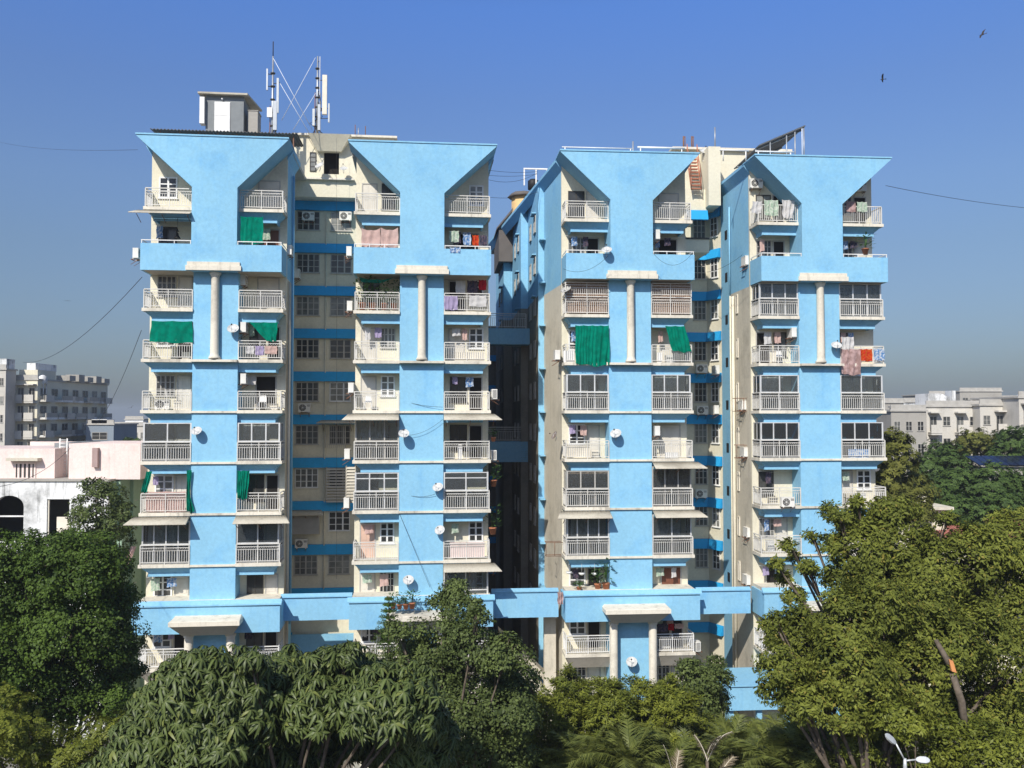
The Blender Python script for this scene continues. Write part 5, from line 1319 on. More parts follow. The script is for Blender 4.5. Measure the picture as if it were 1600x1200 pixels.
for i, (px, py, Y, what) in enumerate([(66, 586, 152, 'on the far left flats'), (40, 583, 152, 'on the front corner of the far left flats'), (1470, 616, 126, 'above the white terraced house, left one'), (1512, 625, 126, 'above the white terraced house, right one'), (1600, 613, 120, 'on the terrace at the right edge'), (1556, 627, 124, 'above the cream terraced house')]):
    p = W(px, py, Y); bz = p.z - 2.4; m = MB().lathe(0, 0, [(.75, bz + 1.0), (.8, bz + 1.1), (.8, bz + 2.1), (.3, bz + 2.4)], 14)
    for a_, b_ in ((-.5, -.5), (.5, -.5), (.5, .5), (-.5, .5)): m.box(a_ - .06, a_ + .06, b_ - .06, b_ + .06, bz - .8, bz + 1.0)
    m.box(-.65, .65, -.65, .65, bz + .9, bz + 1.0)
    o = m.build('water_tank', M['black' if i % 2 else 'whitewall']); o.location = (p.x, p.y, 0); tag(o, ('black' if i % 2 else 'white') + ' water tank ' + what, 'water tank', 'far roof water tanks')
# pink and white house, with a green flank
FH = Frame(61.5, 0, -40); o = empty('pink_house', FH.M, 'pale pink and stained white house at the left behind the big tree', 'house')
def hb(name, mat, pa, ya, pb, yb, v0, v1, down=None):
    (a, zt_), (c, zb_) = FH.loc(pa, ya, v0), FH.loc(pb, yb, v0)
    return MB().box(a, c, v0, v1, zb_ if down is None else down, zt_).build(name, M[mat], o)
wz = lambda y, v=0: FH.z(100, y, v)
# white lower storey with an arched and a square opening
a0, a1 = FH.u(-40), FH.u(112); arch0, arch1, sq0, sq1 = FH.u(-6), FH.u(40), FH.u(76), FH.u(111)
zt_, zo1, zo0, zm2 = wz(752), wz(780), wz(808), wz(812)
m = MB()
m.box(a0 - 16, arch0, 0, .4, 0, zt_); m.box(arch1, sq0, 0, .4, 0, zt_); m.box(sq1, a1 + 2.6, 0, .4, 0, zt_)
m.box(sq0, sq1, 0, .4, zo1, zt_)
n = 12; ca = (arch0 + arch1) / 2; ra_ = (arch1 - arch0) / 2; arc = [(ca + ra_ * math.cos(math.pi * i / n), zo1 - .5 + .75 * math.sin(math.pi * i / n)) for i in range(n + 1)]
for (x0, z0), (x1, z1) in zip(arc, arc[1:]): m.hexa([(x1, 0, z1), (x0, 0, z0), (x0, .4, z0), (x1, .4, z1)], [(x1, 0, zt_), (x0, 0, zt_), (x0, .4, zt_), (x1, .4, zt_)])
m.box(arch0, arch1, 0, .4, 0, zo0 - 1.6).box(sq0, sq1, 0, .4, 0, zo0 - 1.8)
m.build('wall', M['whitewall'], o)
MB().box(a0, a1 + 2.4, .4, 9, 0, zt_ - .01).box(0, 0, 0, 0, 0, 0).build('inner_room', M['concrete'], o) if False else None
MB().box(a0 - 16, a1 + 2.4, 6.0, 9, 0, zt_ - .05).build('inner_wall', M['whitewall_shaded'], o)
MB().box(a0 - 16, a1 + 2.6, .41, 5.99, zo0 - 2.0, zo0 - 1.85).box(a0 - 16, a1 + 2.6, .41, 5.99, zt_ - .3, zt_ - .1).build('floor_slab', M['concrete'], o)
MB().box(arch0, arch1, .1, .16, zo0 + .0, zo0 + .1).box(ca - .9, ca - .84, .1, .16, zo0 - 1.6, zo1).build('window_bar', M['white'], o)
MB().box(sq0, sq0 + .1, .1, .2, zo0 - 1.8, zo1).box(sq1 - .9, sq1, .1, .2, zo0 - 1.8, zo0).build('shutter', M['board'], o)
MB().box(a0 - 16, a1 + 2.7, -.12, 9, zt_ + .002, zt_ + .12).build('roof_edge', M['concrete'], o)
hb('upper_wall', 'pinkwall', -300, 701, 85, 752, 1.2, 8)
hb('upper_wall', 'pinkwall', 108, 693, 219, 749, .9, 8)
hb('recessed_wall', 'grey', 85, 692, 108, 752, 3.2, 8)
hb('parapet', 'pinkwall', 47, 690, 120, 700, 8.0, 8.3)
hb('chimney', 'mauve', 144, 700, 152, 730, .6, .899)
(w0, z1), (w1, z0) = FH.loc(23, 722, 1.2), FH.loc(56, 749, 1.2)
window(o, w0, w1, z0, z1, 1.19, 5, 1, 'pinkwall', sill=False, bar=.12)
MB().box(w0 - .3, w1 + .4, .6, 1.199, z1 + .1, z1 + .3).build('window_hood', M['beige'], o)
m = MB()
for i, (x, yt, yb) in enumerate(((93, 685, 745), (104, 685, 748))):
    u, zz0 = FH.loc(x, yb, 2.5); _, zz1 = FH.loc(x, yt, 2.5); m.tube([(u, 2.5, zz0), (u, 2.5, zz1)], .05, 5)
ua_, ub_ = FH.u(93, 2.5), FH.u(104, 2.5)
for i in range(12): zz = zz0 + (zz1 - zz0) * (i + .5) / 12; m.tube([(ua_, 2.5, zz), (ub_, 2.5, zz)], .03, 4)
m.build('ladder', M['white'], o)
gx = FH.u(172)
gx1 = gx + 2.5
MB().box(a1 + 2.7, gx, .6, 14, 0, wz(753)).build('side_wall', M['greenwall'], o)
for r_ in range(4):
    for c in range(4):
        Mx = Matrix.Translation((gx + .003, 0, 0)) @ Matrix(((0, -1, 0, 0), (1, 0, 0, 0), (0, 0, 1, 0), (0, 0, 0, 1)))
        window(o, 1.6 + c * 2.2, 2.3 + c * 2.2, wz(790) - 3 * r_, wz(765) - 3 * r_, 0, 1, 3, 'frame_old', Mx=Mx)
for c in range(5): MB().box(gx + .002, gx + .3, 1.1 + c * 2.2, 1.35 + c * 2.2, 0, wz(753)).build('pilaster', M['greenwall'], o)
MB().box(FH.u(176, -.1), FH.u(191, -.1), .1, .58, wz(885), wz(845)).build('bay', M['greenwall'], o)
for r_ in range(5):
    for c in range(6 if r_ else 0): window(o, a0 - 14 + c * 2.7, a0 - 12.6 + c * 2.7, zo0 - 1.0 - 3 * r_, zo0 + .4 - 3 * r_, -.003, 2, 2, 'frame_old')
# cream cottage with tiled roofs behind the big right tree
FCt = Frame(75, 0, 1400); o = empty('tiled_cottage', FCt.M, 'cream cottage with red tiled roofs half hidden by the right tree', 'house')
cw = FCt.u(1476)
MB().box(0, cw, 0, 8, 0, FCt.z(1440, 796)).build('wall', M['cream'], o)
MB().box(FCt.u(1425), FCt.u(1455), 1, 4, FCt.z(1440, 797), FCt.z(1440, 778)).build('chimney', M['cream'], o)
MB().box(-.4, cw + .4, -.5, 8.4, FCt.z(1440, 796) + .003, FCt.z(1440, 796) + .25).build('roof', M['trim'], o)
for (pa, pb, y0_, y1_) in ((1452, 1535, 851, 822), (1396, 1430, 812, 798), (1575, 1640, 840, 812)):
    a, c = FCt.u(pa, -3), FCt.u(pb, -3); z0_, z1_ = FCt.z(pa, y0_, -3), FCt.z(pa, y1_, 1)
    m = MB(); n = int((c - a) / .25)
    for i in range(n):
        x = a + (c - a) * i / n; m.hexa([(x, -3, z0_), (x + .2, -3, z0_), (x + .2, 1.2, z1_), (x, 1.2, z1_)], [(x + .04, -3, z0_ + .1), (x + .16, -3, z0_ + .1), (x + .16, 1.2, z1_ + .1), (x + .04, 1.2, z1_ + .1)])
    m.hexa([(a, -3, z0_ - .1), (c, -3, z0_ - .1), (c, 1.2, z1_ - .1), (a, 1.2, z1_ - .1)], [(a, -3, z0_ - .003), (c, -3, z0_ - .003), (c, 1.2, z1_ - .003), (a, 1.2, z1_ - .003)])
    m.build('tiled_roof', M['tile'], o)
    MB().box(a + .4, c - .4, -2.6, 1, z0_ - 3.4, z0_ - .12).build('upper_wall', M['cream'], o)
ca_, cb_ = FCt.u(1390, -3), FCt.u(1644, -3); cz_ = FCt.z(1500, 851, -3) - 3.2
MB().box(ca_, cb_, -3.2, 9, 0, cz_ - .3).build('lower_wall', M['cream'], o); MB().box(ca_ - .3, cb_ + .3, -3.6, 9.3, cz_ - .298, cz_ - .05).build('slab', M['trim'], o)
for r_ in range(3):
    for c in range(6): window(o, ca_ + 1 + c * 2.3, ca_ + 2.2 + c * 2.3, cz_ - 2.4 - 3 * r_, cz_ - 1.1 - 3 * r_, -3.2, 2, 2, 'frame_old')
# row of solar panels on a low roof among the right trees
FS = Frame(98, 0, 1528); o = empty('solar_roof', FS.M, 'long row of dark solar panels on a low roof among the right trees', 'solar panels')
sw = FS.u(1640); zs0, zs1 = FS.z(1560, 726), FS.z(1560, 712, 3)
MB().box(0, sw, .5, 6, 0, zs0 - .5).build('wall', M['concrete'], o)
for i in range(9):
    x = sw * i / 9; MB().hexa([(x, 0, zs0 - .1), (x + sw / 9 - .08, 0, zs0 - .1), (x + sw / 9 - .08, 3, zs1 - .1), (x, 3, zs1 - .1)], [(x, 0, zs0), (x + sw / 9 - .08, 0, zs0), (x + sw / 9 - .08, 3, zs1), (x, 3, zs1)]).build('panel', M['solar'], o)

# ------------------------------------------------------------------ street lamp low on the right
LY = 27.0
p = W(1414, 1186, LY); o = empty('street_lamp', Matrix.Translation((p.x, p.y, 0)), 'grey street lamp with two angled heads low at the right', 'street lamp')
MB().tube([(0, 0, 0), (0, 0, p.z - .25), (0, 0, p.z + .02)], .07, 10, .045).lathe(0, 0, [(.14, 0), (.12, .5), (.08, .6)], 12).build('pole', M['lampw'], o)
for (px, py, ex, ey, nm) in ((1400, 1162, 1384, 1148, 0), (1431, 1187, 1452, 1188, 1)):
    a = W(px, py, LY) - Vector((p.x, p.y, 0)); e = W(ex, ey, LY - .1) - Vector((p.x, p.y, 0))
    arm = MB().tube([(0, 0, p.z - .05), a], .025, 8).build('arm', M['lampw'], o)
    d = (e - a); s_ = Vector((0, 1, 0)).cross(d.normalized()); sd = d.normalized().cross(Vector((.2, -.75, .65))).normalized()
    up = sd.cross(d.normalized())
    ring = lambda t, w_, h_: [a + d * t - sd * w_ - up * h_, a + d * t + sd * w_ - up * h_, a + d * t + sd * w_ + up * h_, a + d * t - sd * w_ + up * h_]
    m = MB(); st_ = [(0, .025, .015), (.12, .065, .025), (.35, .095, .035), (.75, .095, .03), (.95, .065, .02), (1.05, .02, .01)]
    for (t0, w0_, h0_), (t1, w1_, h1_) in zip(st_, st_[1:]): m.hexa(ring(t0, w0_, h0_), ring(t1, w1_, h1_))
    m.build('lamp_head', M['lampw'], arm)
# grass and low ground cover in the compound
rng0 = np.random.default_rng(3)

# ------------------------------------------------------------------ trees
def scatter(name, V, Fs, P, Rm, S, mat, parent=None):
    """many copies of a small template in one mesh; V (k,3), faces list, P (n,3), Rm (n,3,3), S (n,)"""
    V = np.asarray(V, float); n = len(P); k = len(V)
    A = np.einsum('nij,kj->nki', Rm, V) * S[:, None, None] + P[:, None, :]
    li = np.concatenate([np.array(f) for f in Fs]); lt = np.array([len(f) for f in Fs])
    L = (li[None, :] + (np.arange(n) * k)[:, None]).ravel(); T = np.tile(lt, n)
    me = bpy.data.meshes.new(name)
    me.vertices.add(n * k); me.vertices.foreach_set('co', A.ravel().astype(np.float32))
    me.loops.add(len(L)); me.loops.foreach_set('vertex_index', L.astype(np.int32))
    me.polygons.add(len(T)); me.polygons.foreach_set('loop_start', np.concatenate([[0], np.cumsum(T)[:-1]]).astype(np.int32))
    me.update(calc_edges=True); me.validate()
    me.materials.append(mat)
    o = bpy.data.objects.new(name, me); COL.objects.link(o)
    if parent is not None: o.parent = parent
    return o
def basis(axis, rng, spin=True):
    n = len(axis); z = axis / np.linalg.norm(axis, axis=1, keepdims=True)
    r = rng.normal(size=(n, 3)); x = np.cross(r, z); x /= np.linalg.norm(x, axis=1, keepdims=True); y = np.cross(z, x)
    return np.stack([x, y, z], axis=2)
def leaf_pts(L, Wd, droop, kind):
    """one leaf along +x rising/drooping in z"""
    if kind == 'quad': return [(0, 0, 0), (L * .5, -Wd, -droop * .3 * L), (L, 0, -droop * L), (L * .5, Wd, -droop * .3 * L)], [(0, 1, 2, 3)]
    d = lambda t: -droop * L * t * t + .22 * L * t * (1 - t)
    xs = [L * t for t in (.12, .45, .8)]
    pts = [(0, 0, 0)] + [(L * .4, -Wd, d(.4) + .10 * Wd)] + [(L * .4, 0, d(.4) - .25 * Wd)] + [(L * .4, Wd, d(.4) + .10 * Wd)] + \
          [(L * .74, -Wd * .8, d(.74))] + [(L * .74, 0, d(.74) - .3 * Wd)] + [(L * .74, Wd * .8, d(.74))] + [(L * .97, 0, d(1))]
    return pts, [(0, 1, 2), (0, 2, 3), (1, 4, 5, 2), (2, 5, 6, 3), (4, 7, 5), (5, 7, 6)]
def whorl(n, L, Wd, droop, tilt, kind='quad', seed=0, stem=0.0, jitter=.25):
    r = random.Random(seed); V, Fs = [], []
    for i in range(n):
        a = 2 * math.pi * (i + r.uniform(-jitter, jitter)) / n; t = tilt + r.uniform(-.25, .25); l = L * r.uniform(.75, 1.15)
        p, f = leaf_pts(l, Wd, droop * r.uniform(.6, 1.3), kind)
        Mx = Matrix.Rotation(a, 3, 'Z') @ Matrix.Rotation(-t, 3, 'Y'); k = len(V)
        z0 = r.uniform(-stem, 0)
        V += [tuple(Mx @ Vector(q) + Vector((0, 0, z0))) for q in p]; Fs += [tuple(j + k for j in g) for g in f]
    return V, Fs
def sprig(n, L, ll, lw, seed=0):
    """pinnate twig: paired leaflets along a short arching stalk (+x), used for feathery crowns"""
    r = random.Random(seed); V, Fs = [], []
    for i in range(n):
        t = (i + .5) / n; x = L * t; z = .25 * L * t * (1 - t) * 2 - .25 * L * t * t
        for s in (-1, 1):
            a = s * R(62 + r.uniform(-14, 14)); dx, dy = math.cos(a), math.sin(a); l = ll * (1 - .4 * abs(t - .45)) * r.uniform(.8, 1.15)
            k = len(V); c = Vector((x, 0, z)); e = c + Vector((dx * l, dy * l, r.uniform(-.3, .15) * l)); pr = Vector((-dy, dx, .2)) * lw
            V += [tuple(c), tuple((c + e) / 2 - pr), tuple(e), tuple((c + e) / 2 + pr)]; Fs.append((k, k + 1, k + 2, k + 3))
    return V, Fs
def tuft(n, L, Wd, R_, seed=0, droop=.3):
    """loose spray of separate leaves round a twig end"""
    r = random.Random(seed); V, Fs = [], []
    for i in range(n):
        a = r.random() * 6.283; rr = R_ * math.sqrt(r.random()); z = r.uniform(-.55, .35) * R_
        p, f = leaf_pts(L * r.uniform(.7, 1.2), Wd * r.uniform(.8, 1.2), droop, 'quad')
        Mx = Matrix.Rotation(a + r.uniform(-.7, .7), 3, 'Z') @ Matrix.Rotation(-r.uniform(-.5, .7), 3, 'Y') @ Matrix.Rotation(r.uniform(-.6, .6), 3, 'X')
        k = len(V); c = Vector((rr * math.cos(a), rr * math.sin(a), z))
        V += [tuple(Mx @ Vector(q) + c) for q in p]; Fs += [tuple(j + k for j in g) for g in f]
    return V, Fs
TREES = 'trees around the blocks'
def tree(name, label, blobs, Y, templ, mat, dens, size, base=None, seed=0, up=.5, clump=.34, per=9, inner=.35, squash=.85, dY=1.6, trunk_r=.28, group=TREES, sag=0.0, cat='tree', show_limbs=True, core=True):
    rng = np.random.default_rng(seed); Cs, Rs = [], []
    for bl in blobs:
        px, py, rp = bl[:3]; y = Y + (bl[3] if len(bl) > 3 else rng.uniform(-dY, dY))
        c = W(px, py, y); Cs.append((c.x, c.y, c.z)); Rs.append(rp / FPX * y)
    Cs, Rs = np.array(Cs), np.array(Rs)
    if base is None: base = (float(Cs[:, 0].mean()), float(Cs[:, 1].mean()))
    P_, A_ = [], []
    for i in range(len(Cs)):
        n = int(dens * 4 * math.pi * Rs[i] ** 2 / per) + 3
        d = rng.normal(size=(n, 3)); d /= np.linalg.norm(d, axis=1, keepdims=True)
        keep = d[:, 2] > -.65; d = d[keep]; n = len(d)
        ph = rng.uniform(0, 6, 6)
        lump = 1 + .13 * np.sin(3.1 * d[:, 0] + ph[0]) * np.sin(3.7 * d[:, 2] + ph[1]) + .10 * np.sin(6 * d[:, 1] + ph[2]) * np.sin(7 * d[:, 0] + ph[3]) + rng.uniform(-.10, .12, n)
        c = Cs[i] + d * (Rs[i] * lump)[:, None] * np.array([1, 1, squash])
        q = np.repeat(c, per, axis=0); dd = np.repeat(d, per, axis=0)
        o_ = rng.normal(size=q.shape); o_ /= np.linalg.norm(o_, axis=1, keepdims=True)
        o_ *= (clump * Rs[i] ** .5 * rng.uniform(.2, 1, len(q)) ** .5)[:, None]; o_[:, 2] *= .6
        q = q + o_
        P_.append(q); A_.append(dd * .9 + o_ / (clump + .01) * .5 + np.array([0, 0, up]) + rng.normal(size=q.shape) * .25)
        ni = int(len(q) * inner); d2 = rng.normal(size=(ni, 3)); d2 /= np.linalg.norm(d2, axis=1, keepdims=True)
        P_.append(Cs[i] + d2 * (Rs[i] * rng.uniform(.35, .88, ni))[:, None] * np.array([1, 1, squash])); A_.append(d2 + rng.normal(size=d2.shape) * .6)
    P_, A_ = np.concatenate(P_), np.concatenate(A_)
    # drop what is buried deep inside neighbouring boughs
    deep = np.zeros(len(P_), bool)
    for i in range(len(Cs)):
        e = (P_ - Cs[i]) / np.array([1, 1, squash]); deep |= (np.linalg.norm(e, axis=1) < Rs[i] * .55)
    P_, A_ = P_[~deep], A_[~deep]
    P_ = P_ - np.array([base[0], base[1], 0])
    ok = P_[:, 2] > .3; P_, A_ = P_[ok], A_[ok]
    o = empty(name, Matrix.Translation((base[0], base[1], 0)), label, cat, group)
    tl = templ if isinstance(templ, list) else [templ]
    idx = rng.integers(0, len(tl), len(P_))
    # one crown mesh from several leaf clusters
    Vs, Ls, Ts, off = [], [], [], 0
    for t, (V, Fs) in enumerate(tl):
        s = idx == t; Pn, An = P_[s], A_[s]
        Rm = basis(An, rng); S = size * rng.uniform(.7, 1.2, len(Pn)); V = np.asarray(V, float); k = len(V)
        A = np.einsum('nij,kj->nki', Rm, V) * S[:, None, None] + Pn[:, None, :]
        if sag: A[:, :, 2] -= sag * np.linalg.norm(A[:, :, :2] - Pn[:, None, :2], axis=2) ** 1.3
        li = np.concatenate([np.array(f) for f in Fs]); lt = np.array([len(f) for f in Fs])
        Ls.append((li[None, :] + (np.arange(len(Pn)) * k)[:, None] + off).ravel()); Ts.append(np.tile(lt, len(Pn))); Vs.append(A.reshape(-1, 3)); off += len(Pn) * k
    Vs, Ls, Ts = np.concatenate(Vs), np.concatenate(Ls), np.concatenate(Ts)
    me = bpy.data.meshes.new('crown'); me.vertices.add(len(Vs)); me.vertices.foreach_set('co', Vs.ravel().astype(np.float32))
    me.loops.add(len(Ls)); me.loops.foreach_set('vertex_index', Ls.astype(np.int32))
    me.polygons.add(len(Ts)); me.polygons.foreach_set('loop_start', np.concatenate([[0], np.cumsum(Ts)[:-1]]).astype(np.int32))
    me.update(calc_edges=True); me.materials.append(M[mat])
    if templ is wa:
        pat = [1, 0, 1, 0, 0, 1, 0, 1]; at = me.attributes.new('midrib', 'FLOAT', 'POINT'); at.data.foreach_set('value', np.tile(np.array(pat, np.float32), len(Vs) // 8))
    inst('crown', me, o)
    # trunk and limbs
    top = Cs[:, 2].max(); hc = max(1.0, Cs[:, 2].min() * .55); r = random.Random(seed)
    m = MB(); b0 = Vector((0, 0, -.1)); fork = Vector((r.uniform(-.3, .3), r.uniform(-.3, .3), hc))
    m.tube([b0, b0.lerp(fork, .3) + Vector((r.uniform(-.1, .1), 0, 0)), b0.lerp(fork, .7), fork], trunk_r * 1.3, 10, trunk_r * .85)
    for i in range(len(Cs)):
        e = Vector(Cs[i]) - Vector((base[0], base[1], 0)); mid = fork.lerp(e, .5) + Vector((r.uniform(-.4, .4), r.uniform(-.4, .4), abs(e.z - fork.z) * .12))
        m.tube([fork, fork.lerp(mid, .5), mid, mid.lerp(e, .6), e], trunk_r * .34, 7, trunk_r * .06)
        for q in range(5):
            d = Vector((r.gauss(0, 1), r.gauss(0, 1), r.gauss(0, .8))).normalized() * Rs[i] * .85
            m.tube([mid.lerp(e, .5 + .1 * q), e + d * .5 + Vector((0, 0, .1)), e + d], trunk_r * .08, 5, trunk_r * .02)
    m.build('trunk', M['bark'], o)
    return o
M['leaf_dark'] = leafmat('dark_leaves', (.016, .034, .008), (.105, .165, .026), trans=.14, gloss=.05, rough=.55)
M['leaf_als'] = leafmat('devil_tree_leaves', (.016, .029, .008), (.088, .122, .030), (.15, .17, .04), .04, trans=.10, gloss=.08, rough=.45, rib=(.15, .18, .06))
M['leaf_mid'] = leafmat('mid_green_leaves', (.026, .042, .013), (.140, .180, .050), trans=.14, gloss=.06, rough=.55)
M['leaf_olive'] = leafmat('olive_leaves', (.038, .052, .010), (.225, .248, .042), (.22, .19, .04), .03, trans=.16, gloss=.04, rough=.6)
M['leaf_yellow'] = leafmat('yellow_green_leaves', (.040, .062, .010), (.240, .260, .038), trans=.2, gloss=.06, rough=.5)
M['leaf_far'] = leafmat('far_green_leaves', (.026, .050, .015), (.095, .150, .036), trans=.14, gloss=.04, rough=.6)
M['leaf_fary'] = leafmat('far_olive_leaves', (.055, .065, .015), (.180, .185, .040), trans=.14, gloss=.04, rough=.6)
M['leaf_palm'] = leafmat('palm_leaflets', (.045, .065, .015), (.235, .260, .065), trans=.25, gloss=.08)
M['frond_dry'] = leafmat('dry_fronds', (.22, .17, .11), (.42, .36, .26), trans=.2, gloss=.05)
wq = [whorl(8, 1, .24, .35, .25, seed=i, stem=.5) for i in range(4)]
wr = [tuft(9, .85, .27, 1.0, seed=10 + i) for i in range(5)]
wo_ = [tuft(9, 1.0, .24, 1.05, seed=20 + i, droop=.35) for i in range(4)] + [whorl(8, 1.15, .2, .45, .2, seed=27, stem=.3)]
wa = [whorl(8, 1, .185, .95, .3, 'fold', seed=30 + i, jitter=.12) for i in range(4)] + [whorl(7, .9, .19, 1.25, .1, 'fold', seed=40, jitter=.12)]
wl_ = [whorl(9, 1, .13, .25, .5, seed=50 + i, stem=.9) for i in range(3)]
wp = [sprig(7, 1.3, .5, .11, seed=60 + i) for i in range(3)]

tree('broadleaf_tree', 'big dense dark green tree at the left in front of the white house',
     [(-20, 935, 85), (55, 905, 68), (125, 893, 62), (35, 1000, 80), (118, 975, 75), (168, 1000, 50), (178, 935, 38), (60, 1085, 80), (128, 1062, 60), (-40, 1060, 95), (188, 1045, 30), (95, 860, 36), (28, 865, 40), (160, 880, 34), (-60, 1150, 90), (170, 1090, 40)], 36, wr, 'leaf_dark', 32, .16, seed=1, trunk_r=.35, dY=2.4, inner=.65)
tree('slender_tree', 'loose grey green tree in front of the pink house, touching the leftmost tower',
     [(150, 760, 20), (160, 790, 36), (140, 822, 34), (178, 822, 26), (168, 850, 34), (130, 850, 30), (190, 800, 16)], 53, wr, 'leaf_mid', 13, .2, seed=2, trunk_r=.16, inner=.12, dY=1.0)
tree('devil_tree', 'foreground tree with large drooping leaf whorls, below the leftmost tower',
     [(300, 1072, 55), (372, 1075, 58), (455, 1078, 58), (545, 1062, 55), (600, 1100, 60), (655, 1120, 40), (245, 1110, 38), (340, 1130, 70), (430, 1140, 70), (520, 1150, 50, 3.5), (235, 1165, 50), (300, 1190, 70), (400, 1215, 80), (600, 1170, 36, 4), (205, 1210, 50), (150, 1230, 40), (410, 1095, 55), (415, 1150, 60), (475, 1190, 50, 3), (500, 1100, 50), (640, 1085, 40), (655, 1160, 50), (330, 1045, 16), (392, 1032, 14), (448, 1034, 13), (505, 1028, 18), (545, 1018, 15), (610, 1052, 16), (270, 1062, 14), (668, 1082, 15)], 26, wa, 'leaf_als', 40, .235, seed=3, up=1.1, per=4, clump=.34, sag=.35, inner=.4, trunk_r=.3, dY=2.4)
tree('fig_tree', 'mid green tree with a thin leafy top, in front of the second tower',
     [(712, 925, 22), (725, 950, 24), (690, 945, 18), (745, 965, 16), (690, 1000, 44), (740, 1010, 44), (650, 1020, 36), (790, 1025, 34), (800, 1060, 36), (665, 1065, 55), (735, 1075, 70), (790, 1110, 50), (700, 1150, 80), (780, 1170, 50), (640, 1190, 60), (620, 985, 18)], 33, wr, 'leaf_mid', 34, .15, seed=4, trunk_r=.26)
tree('mast_tree', 'yellow green pointed bushy tree below the portico of the third tower',
     [(892, 1062, 18), (890, 1085, 28), (880, 1120, 42), (950, 1085, 22), (955, 1110, 40), (1000, 1095, 30), (1010, 1120, 42), (1052, 1085, 26), (1055, 1120, 38), (920, 1150, 50), (850, 1150, 42), (860, 1110, 26), (1070, 1150, 36), (990, 1160, 50), (925, 1105, 34), (975, 1140, 40), (1035, 1140, 40), (900, 1190, 50), (960, 1200, 50), (1030, 1200, 50), (840, 1200, 44)], 39, wl_, 'leaf_yellow', 34, .22, seed=5, up=1.2, trunk_r=.22, squash=1.1)
tree('broadleaf_tree', 'small dark tree in front of the right edge of third tower',
     [(1075, 1042, 16), (1092, 1060, 28), (1115, 1062, 24), (1090, 1090, 34), (1118, 1095, 22), (1120, 1035, 12)], 43, wr, 'leaf_mid', 30, .17, seed=6, trunk_r=.16, inner=.5)
tree('broadleaf_tree', 'huge olive green tree covering the rightmost tower foot, nearest crown',
     [(1262, 975, 34), (1225, 1000, 28), (1270, 1010, 48), (1330, 985, 50), (1318, 945, 28), (1360, 930, 34), (1330, 1040, 55), (1400, 1000, 60), (1250, 1060, 36), (1290, 1070, 40), (1460, 1010, 60), (1420, 1060, 55), (1380, 950, 45), (1440, 945, 45), (1520, 1000, 60), (1580, 1040, 70), (1370, 1090, 40), (1540, 1110, 60), (1620, 1120, 70), (1480, 1110, 40), (1210, 975, 16), (1222, 1040, 32, -2), (1262, 1095, 40, -2), (1305, 1115, 40, -2), (1215, 1080, 26, -1.5), (1350, 1085, 40, -2.2)], 31, wo_, 'leaf_olive', 36, .15, seed=7, trunk_r=.4, dY=2.0, inner=.3)
tree('broadleaf_tree', 'tall olive tree behind, its sprays reaching over the rightmost balconies',
     [(1300, 800, 14, 0), (1318, 815, 14), (1296, 850, 17), (1262, 888, 15), (1243, 872, 8), (1345, 815, 34), (1345, 860, 44), (1395, 800, 26), (1400, 850, 48), (1455, 885, 44), (1312, 898, 24), (1375, 905, 46), (1440, 910, 55), (1510, 880, 60), (1575, 860, 50), (1500, 940, 60), (1570, 930, 65), (1630, 900, 60), (1240, 928, 15), (1340, 783, 8), (1374, 788, 9), (1428, 798, 9), (1480, 812, 9), (1556, 812, 11), (1345, 925, 26), (1436, 828, 14), (1530, 842, 22), (1590, 815, 24), (1232, 852, 8), (1226, 902, 9), (1212, 882, 6), (1268, 836, 7)], 37, wo_, 'leaf_olive', 30, .175, seed=8, trunk_r=.4, dY=1.6, inner=.25)
tree('feathery_tree', 'low feathery green tree in the bottom left corner',
     [(15, 1110, 38), (-20, 1160, 60), (50, 1150, 36), (40, 1200, 60), (110, 1180, 40), (160, 1145, 32), (190, 1130, 14), (150, 1200, 40), (200, 1190, 34)], 30, wp, 'leaf_yellow', 20, .24, seed=9, up=.6, trunk_r=.15)
tree('pale_bush', 'bright yellow green bush below the broken branch at lower right',
     [(1375, 1105, 24), (1400, 1120, 30), (1350, 1130, 24), (1430, 1135, 24), (1500, 1160, 50), (1560, 1190, 60), (1450, 1180, 40), (1340, 1160, 30), (1610, 1180, 40)], 29, wo_, 'leaf_yellow', 34, .14, seed=10, trunk_r=.15, up=.7)
tree('leafy_bush', 'dark bush at the bottom edge left of the palms', [(820, 1185, 40), (770, 1210, 50), (880, 1190, 40), (850, 1215, 40), (700, 1230, 50)], 41, wr, 'leaf_dark', 26, .17, seed=11, trunk_r=.1)
tree('leafy_bush', 'bushy green hedge behind the palms below the blue canopy', [(1110, 1150, 34), (1150, 1165, 36), (1200, 1160, 36), (1240, 1165, 34), (1130, 1195, 44), (1190, 1200, 44), (1250, 1200, 44), (1300, 1190, 50), (1080, 1195, 40), (1350, 1200, 50)], 40, wl_, 'leaf_yellow', 28, .22, seed=12, trunk_r=.1, up=.9)
